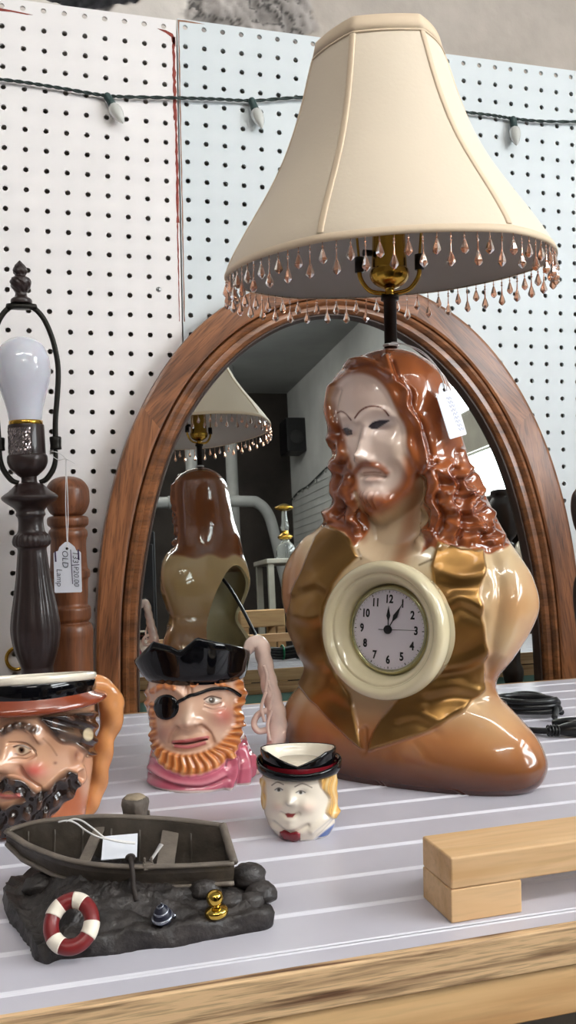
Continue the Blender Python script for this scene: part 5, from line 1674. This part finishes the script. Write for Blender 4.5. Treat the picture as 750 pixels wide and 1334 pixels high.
V, F = tube([tuple(tz(712, 952, 0.0062)), tuple(tz(726, 951, 0.0066)), tuple(tz(740, 950, 0.0075)), tuple(tz(765, 949, 0.0085)), tuple(tz(790, 949, 0.0085))], [0.0036, 0.0046, 0.0075, 0.0105, 0.0105], 20, k=5, flat=0.85)
pg = obj('plug', V, F, M_cord, cr)
for k in range(4):
    p = tz(714 + 4 * k, 951.7, 0.0064)
    V, F = tube([(p[0] + 0.0046 * math.cos(a) * 0.2, p[1] + 0.0046 * math.cos(a), p[2] + 0.0046 * math.sin(a)) for a in np.linspace(0, 2 * PI, 18, endpoint=False)], 0.0009, 6, closed=True)
    obj('strain_relief', V, F, M_cord, pg)
V, F = tube([tuple(tz(722, 942, 0.008)), tuple(tz(740, 940, 0.012)), tuple(tz(770, 939, 0.012))], 0.004, 12); obj('cord', V, F, M_cord, cr)
# bundled cord behind the lamp with a green twist tie, and the run up into the hollow back
lm = np.array(lamp.matrix_world)
inner_pt = (lm @ np.array([0.022, 0.030, 0.168, 1]))[:3]
cb = tag(empty('lamp_cord', (inner_pt[0], inner_pt[1], 0)), 'black lamp cord bundled with a green twist tie behind the bust, seen in the mirror', 'cord')
bo = np.array([inner_pt[0], inner_pt[1], 0.0])
P_ = [inner_pt - bo, (inner_pt - bo) + np.array([0.012, 0.014, -0.02]), np.array([0.028, 0.052, 0.085]), np.array([0.055, 0.075, 0.02]), np.array([0.075, 0.085, 0.0035])]
V, F = tube(P_, 0.0030, 10, k=8); obj('cord', V, F, M_cord, cb)
bc = np.array([0.085, 0.090, 0.0])
pts = []
for k in range(4):
    for a in np.linspace(0, 2 * PI, 20, endpoint=False):
        wdt = 0.4 + 0.6 * abs(math.cos(a))
        pts.append(tuple(bc + np.array([0.045 * math.cos(a), (0.012 + 0.002 * k) * math.sin(a) * wdt, 0.0035 + 0.005 * k + 0.004 * abs(math.cos(a))])))
V, F = tube(pts, 0.0028, 10, k=3); obj('cord_bundle', V, F, M_cord, cb)
M_grn = mat('green_twist_tie', rgb(30, 120, 78), 0.4)
V, F = tube([tuple(bc + np.array([0, 0.014 * math.cos(a), 0.013 + 0.012 * math.sin(a)])) for a in np.linspace(0, 2 * PI, 24, endpoint=False)], 0.0016, 8, closed=True); obj('twist_tie', V, F, M_grn, cb)

# ================================================================== WOODEN BLOCK, LOWER RIGHT
M_pine2 = wood('pale_pine', rgb(206, 164, 116), rgb(226, 190, 146), 0.6, scale=(5, 60, 60), pores=0.08, bump=0.05)
bp_ = onz(588, 1204); bl_ = onz(680, 1189)
angb = math.atan2(bl_[1] - bp_[1], bl_[0] - bp_[0])
wb = tag(empty('wooden_bracket', tuple(bp_), angb), 'pale pine bracket of a long bar on a short foot, near the table front', 'wood block')
MB().box((0, 0, 0.0002), (0.0415, 0.0345, 0.0176)).build('foot', M_pine2, wb, bevel=0.0008)
MB().box((0, -0.0003, 0.0178), (0.300, 0.0345, 0.0345)).build('bar', M_pine2, wb, bevel=0.0012)

# ================================================================== ROWING BOAT FIGURINE
M_boat = mat('painted_grey_hull', rgb(74, 66, 58), 0.5, coat=0.12, noise=0.35, nscale=70, bump=0.35, bscale=140)
M_edge = mat('worn_gunwale', rgb(112, 102, 92), 0.5, noise=0.25, nscale=80, bump=0.3, bscale=150)
M_rock = mat('dark_rock_resin', rgb(52, 47, 45), 0.55, coat=0.1, noise=0.5, nscale=90, bump=0.9, bscale=160)
M_rope = mat('dark_rope', rgb(46, 38, 34), 0.7)
fig = tag(empty('boat_figurine', T((0.075, -0.62, 0)), 0, S), 'dark resin rowing boat figurine on rocks with a red and white lifebuoy', 'figurine')
fo = np.array([0.075, -0.62, 0])
near = curve2([(-0.0003, -0.571, 0.040), (0.0060, -0.5785, 0.0375), (0.0149, -0.592, 0.0355), (0.0372, -0.6226, 0.035), (0.0632, -0.6417, 0.035), (0.0981, -0.6537, 0.035), (0.1312, -0.6627, 0.036)], 8)
far_ = curve2([(-0.0003, -0.571, 0.040), (0.0100, -0.5715, 0.0425), (0.0249, -0.5775, 0.0460), (0.058, -0.5915, 0.0495), (0.091, -0.6085, 0.0500), (0.112, -0.6220, 0.0500), (0.130, -0.637, 0.0500)], 8)


def rs3(P, n):
    P = np.array(P); d = np.concatenate([[0], np.cumsum(np.linalg.norm(np.diff(P, axis=0), axis=1))]); t = np.linspace(0, d[-1], n)
    return np.stack([np.interp(t, d, P[:, i]) for i in range(3)], 1)


NB = 40
near = rs3(near, NB) - fo; far_ = rs3(far_, NB) - fo
keel = (near + far_) / 2
tt = np.linspace(0, 1, NB)
keel[:, 2] = np.interp(tt, [0, 0.08, 0.3, 0.7, 1], [0.030, 0.022, 0.0165, 0.0155, 0.019])
keel[:, 1] -= 0.004


def section(i, wall=0.0, top=0.0):
    """hull cross-section from the near gunwale round the keel to the far one, clinker steps included"""
    a, b, c = near[i], far_[i], keel[i]
    w = np.linalg.norm(b - a) + 1e-6
    out = []
    for j, u in enumerate(np.linspace(-1, 1, 25)):
        s_ = abs(u); side = a if u < 0 else b
        m_ = (a + b) / 2
        k = s_ ** 0.62
        p = np.array([*(m_[:2] * (1 - k) + side[:2] * k), 0])
        h = s_ ** 2.6
        p[2] = c[2] * (1 - h) + side[2] * h
        stepi = 0.0009 * ((s_ * 4) % 1.0)
        inw = (m_ - side); inw /= (np.linalg.norm(inw) + 1e-6)
        kk = min(1.0, w / 0.03)
        p[:2] += inw[:2] * (wall * s_ * kk - stepi * (wall == 0))
        p[2] += wall * (1 - s_) * 0.9 * kk
        out.append(p)
    return out


V = []; F = []
for i in range(NB): V += section(i)
nn_ = 25
for i in range(NB - 1):
    for j in range(nn_ - 1): F.append((i * nn_ + j, i * nn_ + j + 1, (i + 1) * nn_ + j + 1, (i + 1) * nn_ + j))
k0 = len(V)
for i in range(NB): V += section(i, 0.0035)
for i in range(NB - 1):
    for j in range(nn_ - 1): F.append((k0 + i * nn_ + j, k0 + (i + 1) * nn_ + j, k0 + (i + 1) * nn_ + j + 1, k0 + i * nn_ + j + 1))
# gunwale top faces and the transom
for i in range(NB - 1):
    for j in (0, nn_ - 1): F.append((i * nn_ + j, (i + 1) * nn_ + j, k0 + (i + 1) * nn_ + j, k0 + i * nn_ + j))
F.append(tuple((NB - 1) * nn_ + j for j in range(nn_)))
F.append(tuple(k0 + (NB - 1) * nn_ + j for j in range(nn_ - 1, -1, -1)))
hull = obj('hull', V, F, M_boat, fig, False)
for G_ in (near, far_):
    P = [tuple(p + np.array([0, 0, 0.0008])) for p in G_]
    V, F = tube(P, 0.0024, 8, smoothp=False, flat=0.6); obj('gunwale', V, F, M_edge, hull)
V, F = tube([tuple(near[-1] + np.array([0, 0, 0.001])), tuple((near[-1] + far_[-1]) / 2 + np.array([0, 0, 0.0012])), tuple(far_[-1] + np.array([0, 0, 0.001]))], 0.0026, 8); obj('transom_rail', V, F, M_edge, hull)
# rubbing strake below the near gunwale
P = []
for i in range(NB): P.append(tuple(section(i)[4] + np.array([0, -0.0012, -0.0006])))
V, F = tube(P, 0.0014, 8, smoothp=False); obj('rubbing_strake', V, F, M_edge, hull)
for q_, wd in ((0.40, 0.0075), (0.72, 0.0105)):
    i = int(q_ * NB); a = near[i]; b = far_[i]; d = (near[i + 1] - near[i]); d /= np.linalg.norm(d)
    a2, b2 = a * 0.93 + b * 0.07, b * 0.95 + a * 0.05
    mb = MB(); hh = np.array([0, 0, -0.0035]); th_b = np.array([0, 0, -0.002])
    V = [a2 + hh, a2 + d * wd + hh, b2 + d * wd + hh, b2 + hh]; V += [v + th_b for v in V]
    mb.add(V, [(0, 1, 2, 3), (7, 6, 5, 4), (0, 4, 5, 1), (1, 5, 6, 2), (2, 6, 7, 3), (3, 7, 4, 0)]); mb.build('thwart', M_edge, hull)
for k in range(7):
    i = int((0.12 + 0.12 * k) * NB)
    P = [tuple(p + np.array([0, 0, 0.0010])) for p in section(i, 0.0035)[1:-1]]
    V, F = tube(P, 0.0008, 5, smoothp=False); obj('rib', V, F, M_boat, hull)
# rock base
outl = curve2([(0.0006, -0.6116), (0.0060, -0.628), (0.0090, -0.640), (0.0130, -0.655), (0.0158, -0.6691), (0.0218, -0.6770), (0.030, -0.6735), (0.045, -0.6765), (0.059, -0.677), (0.078, -0.6775), (0.0977, -0.6794), (0.122, -0.6765), (0.146, -0.6756), (0.1535, -0.668), (0.150, -0.655),
               (0.1560, -0.645), (0.150, -0.620), (0.130, -0.600), (0.100, -0.575), (0.060, -0.562), (0.020, -0.555), (0.001, -0.575), (-0.002, -0.595)], 6, True)
outl = np.array(outl); cen = np.array([0.078, -0.622])
NR, no_ = 44, len(outl)
V = []; F = []
for j in range(NR + 1):
    t = 1 - j / NR
    for i, p in enumerate(outl):
        xy = cen + (p - cen) * (t if j > 3 else 1.0 - 0.004 * j)
        if j <= 3: z = [0, 0.004, 0.008, 0.0105][j]
        else:
            u = 1 - t
            z = 0.0105 + 0.0145 * sstep(0.05, 0.55, u)
            if xy[0] < 0.03: z -= 0.003
            if xy[1] > -0.60: z += 0.001
        n_z = fbm(np.array(xy[0] * 260), np.array(xy[1] * 260), 11) * 0.0024 + fbm(np.array(xy[0] * 620), np.array(xy[1] * 620), 12) * 0.0018
        r_n = fbm(np.array(xy[0] * 300 + z * 500), np.array(xy[1] * 300), 13) * 0.0022
        d = (xy - cen) / (np.linalg.norm(xy - cen) + 1e-6)
        if j <= 3: xy = xy + d * float(r_n) * (1 if j else 0.4)
        V.append((xy[0] - fo[0], xy[1] - fo[1], max(0.0, z + (float(n_z) if j > 0 else 0))))
for j in range(NR):
    for i in range(no_):
        i2 = (i + 1) % no_; F.append((j * no_ + i, j * no_ + i2, (j + 1) * no_ + i2, (j + 1) * no_ + i))
F.append(tuple(range(no_ - 1, -1, -1)))
rock = obj('rock_base', V, F, M_rock, fig)
# loose boulders so that the boat is bedded
for (x, y, z, r) in [(0.144, -0.643, 0.020, 0.010), (0.149, -0.657, 0.014, 0.009), (0.141, -0.662, 0.012, 0.008), (0.020, -0.600, 0.014, 0.010), (0.045, -0.625, 0.016, 0.010), (0.075, -0.640, 0.018, 0.010), (0.105, -0.650, 0.016, 0.010), (0.128, -0.660, 0.013, 0.009), (0.024, -0.671, 0.006, 0.006), (0.115, -0.655, 0.020, 0.009)]:
    V, F = lathe([(math.sin(a) * 1.0 + 0.001, -math.cos(a)) for a in np.linspace(0.02, PI - 0.02, 14)], 20)
    V = np.array(V); nv = fbm(V[:, 0] * 3 + x * 900, V[:, 1] * 3 + V[:, 2] * 4, 21)
    V = V * (1 + 0.13 * nv[:, None]) * r * np.array([1.1, 0.9, 0.75]) + np.array([x, y, z]) - fo
    V[:, 2] = np.maximum(V[:, 2], 0.0003)
    obj('boulder', V, F, M_rock, rock)
# lifebuoy
lc = np.array(sight(93, 1203, 0.506)) - fo
M_lb = mat('lifebuoy_maroon', rgb(118, 30, 32), 0.35, coat=0.2); M_lw = mat('lifebuoy_white', rgb(232, 222, 206), 0.4, coat=0.2)
nrm = Vector((-0.22, -0.72, 0.66)).normalized(); e1 = Vector((1, 0, 0)); e1 = (e1 - nrm * e1.dot(nrm)).normalized(); e2 = nrm.cross(e1)
lb = empty('x', (0, 0, 0)); bpy.data.objects.remove(lb)
first = None
WH = [(48, 80), (118, 152), (208, 240), (318, 352)]


def torus_arc(a0, a1, R, r):
    pts = [Vector(lc) + (e1 * math.cos(a) * R * 1.0 + e2 * math.sin(a) * R * 1.12) for a in np.linspace(math.radians(a0), math.radians(a1), 12)]
    return tube([tuple(p) for p in pts], r, 18, smoothp=False)


Rb, rb_ = 0.0112, 0.0043
V, F = tube([tuple(Vector(lc) + (e1 * math.cos(a) * Rb + e2 * math.sin(a) * Rb * 1.12)) for a in np.linspace(0, 2 * PI, 60, endpoint=False)], rb_, 18, closed=True)
buoy = obj('lifebuoy', V, F, M_lb, fig)
for a0, a1 in WH:
    V, F = torus_arc(a0, a1, Rb, rb_ + 0.00025); obj('lifebuoy_band', V, F, M_lw, buoy)
# silver spiral shell
sc0 = np.array(sight(212, 1194, 0.523)) - fo
M_silver = mat('silver_shell', rgb(150, 154, 166), 0.25, metal=0.85); M_navy = mat('shell_navy', rgb(26, 28, 44), 0.4)
V, F = lathe(smooth_prof([(0.003, -0.0045), (0.0052, -0.002), (0.0056, 0.001), (0.0040, 0.0045), (0.0014, 0.0075), (0.0002, 0.008)], 4), 28); shl = obj('shell', V, F, M_navy, fig, True, loc=tuple(sc0), rot=(0.25, -0.15, 0))
sp = []
for a in np.linspace(0, 2 * PI * 3.2, 90):
    t = a / (2 * PI * 3.2); r = 0.0066 * (1 - t) ** 0.7; sp.append((r * math.cos(a), r * math.sin(a), -0.0025 + 0.0115 * t))
V, F = tube(sp, [0.0012, 0.0011, 0.0009, 0.0006, 0.0003], 8, smoothp=False); obj('shell_spiral', V, F, M_silver, shl)
# gilt mooring bollard
gc = np.array(sight(281, 1180, 0.530)) - fo
M_gilt = mat('bright_gilt', rgb(214, 178, 84), 0.12, metal=1.0)
V, F = lathe(smooth_prof([(0.0050, -0.0062), (0.0060, -0.0045), (0.0056, -0.002), (0.0026, -0.0002), (0.0024, 0.0006), (0.0042, 0.0022), (0.0050, 0.0048), (0.0042, 0.0078), (0.0018, 0.0092), (0.0002, 0.0094)], 5), 36)
V = [(x * (1 if z > 0 else 1.15), y, z) for x, y, z in V]
obj('gilt_bollard', V, F, M_gilt, fig, True, loc=tuple(gc), rot=(0.1, -0.12, 0))
# mooring stump behind
st0 = np.array(T(sight(176, 1066, 0.610)))
M_stump = mat('grey_brown_stump', rgb(92, 82, 74), 0.6, noise=0.3, nscale=120, bump=0.5, bscale=200); M_stop = mat('stump_top', rgb(150, 134, 112), 0.6, noise=0.25, nscale=200)
zb_ = sight(176, 1066, 0.610)[2]
V, F = lathe([(0.0068, -0.030), (0.0072, -0.010), (0.0074, 0.000), (0.0082, 0.006), (0.0090, 0.0100), (0.0086, 0.0125), (0.0070, 0.0138), (0.0002, 0.0140)], 36, flute=lambda z, a: 1 + 0.05 * math.cos(5 * a + 1) + 0.03 * math.cos(11 * a))
stp = np.array(sight(176, 1066, 0.600)) - fo
stm = obj('mooring_stump', V, F, M_stump, fig, True, loc=tuple(stp))
V, F = lathe([(0.0078, 0.0128), (0.0060, 0.0148), (0.0002, 0.0150)], 30, flute=lambda z, a: 1 + 0.05 * math.cos(5 * a + 1)); obj('stump_top', V, F, M_stop, stm)
# rope over the side and rowlocks
P = [np.array(sight(x, y, d)) - fo for x, y, d in [(170, 1118, 0.550), (171, 1124, 0.545), (173, 1140, 0.541), (174, 1156, 0.538), (178, 1174, 0.534)]]
V, F = tube([tuple(p) for p in P], 0.0015, 8); obj('rope', V, F, M_rope, fig)
V, F = tube([tuple(P[0] + np.array([0.0022 * math.cos(a), 0.001, 0.0016 * math.sin(a)])) for a in np.linspace(0, 2 * PI, 16, endpoint=False)], 0.0010, 8, closed=True); obj('rope_knot', V, F, M_rope, fig)
for (x, y, d) in ((193, 1128, 0.545), (190, 1066, 0.60)):
    p = np.array(sight(x, y, d)) - fo
    MB().box((-0.003, -0.002, -0.002), (0.003, 0.002, 0.002)).box((-0.0026, -0.0012, 0.002), (-0.0014, 0.0012, 0.005)).box((0.0014, -0.0012, 0.002), (0.0026, 0.0012, 0.005)).build('rowlock', M_edge, fig, loc=tuple(p), bevel=0.0004)
P = [np.array(sight(x, y, d)) - fo for x, y, d in [(196, 1121, 0.552), (203, 1111, 0.556), (210, 1100, 0.560)]]
V, F = tube([tuple(p) for p in P], [0.0012, 0.0012, 0.0018], 8, flat=0.5); obj('oar_blade', V, F, mat('pale_grey_oar', rgb(186, 182, 180), 0.5), fig)
# price tag lying in the boat with its string
tcn = T(sight(156, 1103, 0.570))
upv = (Vector(T(sight(158, 1086, 0.583))) - Vector(T(sight(156, 1122, 0.560)))).normalized()
rv = Vector((CR[0], CR[1], CR[2])); rv = (rv - upv * rv.dot(upv)).normalized(); nv_ = rv.cross(upv)
M3 = Matrix((rv, upv, nv_)).transposed()
rt, card = price_tag('blank lavender-white price tag lying inside the rowing boat figurine', Vector(tcn), M3, 0.0190, 0.0185, hole=False, shoulders=False)
for Ls in ([(176, 1098, .562), (160, 1096, .560), (130, 1091, .560), (112, 1082, .566), (100, 1073, .572), (88, 1069, .574), (76, 1071, .574)],
           [(176, 1099, .561), (158, 1097, .559), (138, 1092, .560), (122, 1080, .566), (108, 1070, .572), (97, 1067, .574), (86, 1070, .574)]):
    V, F = tube(loc([np.array(T(sight(*p))) for p in Ls], rt), 0.0005, 6); obj('string', V, F, M_thread, rt)

# ================================================================== THE ROOM BEHIND, SEEN IN THE MIRROR
M_pipe = mat('grey_painted_pipe', rgb(150, 150, 148), 0.5, noise=0.1, nscale=10)
M_dkw = mat('dark_stained_shelf', rgb(52, 42, 36), 0.6, noise=0.3, nscale=10)
du = tag(empty('duct_pipe', (1.0, -4.6, 0.75)), 'grey painted pipe running level then bending down, reflected in the mirror', 'pipe')
V, F = tube([(-1.6, 0, 0.02), (-0.3, 0, 0.021), (0.22, 0, 0.02), (0.31, 0, 0.005), (0.37, 0, -0.06), (0.405, 0, -0.17), (0.454, 0, -0.42), (0.52, 0, -0.8), (0.62, 0, -1.52)], 0.036, 16); obj('pipe', V, F, M_pipe, du)
for x in (-1.0, -0.25): V, F = tube([(x - 0.02, 0, 0.021), (x + 0.02, 0, 0.021)], 0.042, 16, smoothp=False); obj('pipe_collar', V, F, M_pipe, du)
for i, (x, lab) in enumerate(((0.975, 'grey vertical pipe on the left, reflected above the hair of the bust'), (1.262, 'grey vertical pipe on the right, reflected under the shade fringe'))):
    v = tag(empty('riser_pipe', (x, -5.2, FLOOR_Z)), lab, 'pipe')
    V, F = tube([(0, 0, 0), (0, 0, CEIL_Z - FLOOR_Z)], 0.042, 16, smoothp=False); obj('pipe', V, F, M_pipe, v)
    V, F = tube([(0, 0, 1.6), (0, 0, 1.66)], 0.05, 16, smoothp=False); obj('pipe_collar', V, F, M_pipe, v)
# side table and oil lamp
st_ = tag(empty('side_table', (1.0, -2.6, FLOOR_Z)), 'small white painted side table carrying the oil lamp, seen in the mirror', 'table')
MB().box((-0.13, -0.13, 1.043), (0.13, 0.13, 1.063)).build('top', M_trimw, st_, bevel=0.004)
for x in (-0.11, 0.11):
    for y in (-0.11, 0.11): MB().box((x - 0.012, y - 0.012, 0), (x + 0.012, y + 0.012, 1.043)).build('leg', M_trimw, st_)
olp = tag(empty('oil_lamp', (0.985, -2.6, FLOOR_Z + 1.0635)), 'brass oil lamp with a glass chimney, reflected beside the shoulder of the bust', 'lamp')
M_clear = mat('clear_lamp_glass', rgb(235, 240, 238), 0.03, trans=0.9, ior=1.3, coat=0.5)
V, F = lathe(smooth_prof([(0.038, 0.0), (0.040, 0.01), (0.042, 0.03), (0.036, 0.055), (0.020, 0.075), (0.016, 0.085)], 4), 32); obj('font', V, F, M_clear, olp)
V, F = lathe(smooth_prof([(0.018, 0.084), (0.032, 0.092), (0.030, 0.100), (0.016, 0.110), (0.014, 0.122)], 3), 32); obj('burner', V, F, M_brass, olp)
V, F = lathe(smooth_prof([(0.014, 0.121), (0.018, 0.140), (0.013, 0.165), (0.010, 0.205)], 4), 24, cap=False); obj('chimney', V, F, M_clear, olp)
V, F = lathe(smooth_prof([(0.010, 0.205), (0.038, 0.214), (0.040, 0.222), (0.012, 0.236), (0.0005, 0.238)], 3), 32); obj('smoke_bell', V, F, M_brass, olp)
sb_ = tag(empty('wooden_stool', (0.76, -2.08, FLOOR_Z)), 'tall bare wood stool, reflected just above the coiled cord', 'stool')
MB().box((-0.10, -0.09, 0.80), (0.06, 0.09, 0.86)).build('seat', M_pine, sb_, bevel=0.004)
for x in (-0.085, 0.045):
    for y in (-0.075, 0.075): MB().box((x - 0.014, y - 0.014, 0), (x + 0.014, y + 0.014, 0.80)).build('leg', M_pine, sb_)
cb_ = tag(empty('dark_cabinet', (0.10, -1.85, FLOOR_Z)), 'black cabinet reflected at the left inner edge of the mirror', 'cabinet')
MB().box((-0.35, -0.15, 0), (0.245, 0.15, 1.12)).build('body', mat('black_cabinet', rgb(28, 28, 32), 0.5), cb_, bevel=0.004)
for s_ in (-1, 1): MB().box((-0.05 + s_ * 0.147 - 0.14, 0.15, 0.04), (-0.05 + s_ * 0.147 + 0.14, 0.162, 1.08)).build('door', mat('black_door', rgb(34, 34, 38), 0.45), cb_, bevel=0.003)
# open shelf under the windows
bs = tag(empty('open_shelf', (1.70, -2.0, FLOOR_Z)), 'dark open shelf standing under the windows, reflected right of the bust', 'shelf')
for z in (0.05, 0.45, 0.90, 1.195): MB().box((-0.17, -1.1, z), (0.17, 1.1, z + 0.025)).build('board', M_dkw, bs)
for y in (-1.1, -0.02, 1.075): MB().box((-0.17, y, 0), (0.17, y + 0.025, 1.22)).build('upright', M_dkw, bs)
MB().box((0.155, -1.1, 0), (0.17, 1.1, 1.195)).build('back_panel', M_dkw, bs)
vs = tag(empty('white_vase', (1.58, -1.62, FLOOR_Z + 0.9255)), 'white vase on the dark shelf, reflected beside the mirror frame', 'vase')
V, F = lathe(smooth_prof([(0.03, 0), (0.04, 0.01), (0.055, 0.06), (0.045, 0.11), (0.022, 0.14), (0.030, 0.165), (0.024, 0.165), (0.018, 0.14)], 4), 32); obj('body', V, F, M_creamgl, vs)
# loudspeaker and second light string on the far right wall
spk = tag(empty('loudspeaker', (RIGHT_X, -5.6, 1.38)), 'black loudspeaker box high on the white wall, reflected beside the shade', 'loudspeaker')
MB().box((-0.15, -0.12, -0.13), (0.0005, 0.12, 0.13)).build('cabinet', M_black, spk, bevel=0.006)
V, F = lathe([(0.055, 0), (0.053, 0.006), (0.02, 0.001)], 32); obj('cone', V, F, mat('speaker_cone', rgb(50, 50, 50), 0.7), spk, True, loc=(-0.075, 0.12, -0.02), rot=(-PI / 2, 0, 0))
sl = tag(empty('string_lights', (RIGHT_X - 0.018, -5.2, 0.95)), 'second string of lights along the whitewashed right wall, seen only in the mirror', 'string lights')
pts = [(0, -0.75, -0.02), (0, -0.5, 0.02), (0, -0.2, 0.03), (0, 0.3, 0.085), (0, 0.8, 0.11), (0, 1.4, 0.16), (0, 2.0, 0.19)]
V, F = tube(pts, 0.006, 8, k=10); obj('cord', V, F, M_wire, sl)
pp_ = smooth_prof(pts, 10)
V, F = lathe(smooth_prof([(0.004, 0.0), (0.008, -0.006), (0.008, -0.014), (0.003, -0.028), (0.0003, -0.03)], 3), 12)
b0 = None
for k in range(4, len(pp_), 5):
    o = obj('bulb', V, F, M_bulb, sl, loc=pp_[k]) if b0 is None else b0.copy()
    if b0 is None: b0 = o
    else: COL.objects.link(o); o.parent = sl; o.location = pp_[k]
# pale plank wall panel behind that string
mb = MB()
for k in range(9): mb.box((RIGHT_X - 0.008, -5.95, 0.53 + 0.055 * k), (RIGHT_X, -3.5, 0.53 + 0.055 * k + 0.047))
struct(mb.build('trim_2', M_wallwhite))

# ================================================================== LIGHT AND CAMERA
def fixture(x, y, rz, label):
    r = tag(empty('ceiling_light', (x, y, CEIL_Z), rz), label, 'light', 'ceiling tube lights')
    MB().box((-0.62, -0.07, -0.05), (0.62, 0.07, 0)).build('housing', M_trimw, r, bevel=0.004)
    for s_ in (-0.035, 0.035):
        V, F = tube([(-0.6, s_, -0.07), (0.6, s_, -0.07)], 0.014, 12)
        obj('tube', V, F, M_tube, r)


fixture(1.0, -1.95, 0.10, 'fluorescent ceiling fixture behind the photographer on the window side')
fixture(-0.55, -2.1, 0.10, 'fluorescent ceiling fixture behind the photographer on the left side')
fixture(0.3, -4.3, 0.0, 'fluorescent ceiling fixture far back in the middle of the room')
w = bpy.data.worlds.new('World'); bpy.context.scene.world = w; w.use_nodes = True
bg = w.node_tree.nodes['Background']
bg.inputs[0].default_value = (0.85, 0.90, 1.0, 1); bg.inputs[1].default_value = 0.6

cd = bpy.data.cameras.new('Camera'); cam = bpy.data.objects.new('Camera', cd); COL.objects.link(cam)
cd.sensor_fit = 'HORIZONTAL'; cd.sensor_width = 36; cd.lens = FPX / 750 * 36
cd.clip_start = 0.01
cam.matrix_world = Matrix(((CR[0], CU[0], -CF[0], CAM[0]), (CR[1], CU[1], -CF[1], CAM[1]), (CR[2], CU[2], -CF[2], CAM[2]), (0, 0, 0, 1)))
sc_ = bpy.context.scene
sc_.camera = cam
sc_.view_settings.view_transform = 'Standard'; sc_.view_settings.look = 'None'
sc_.view_settings.gamma = 1; sc_.view_settings.use_curve_mapping = False
sc_.view_settings.exposure = 0.66
sc_.cycles.max_bounces = 8
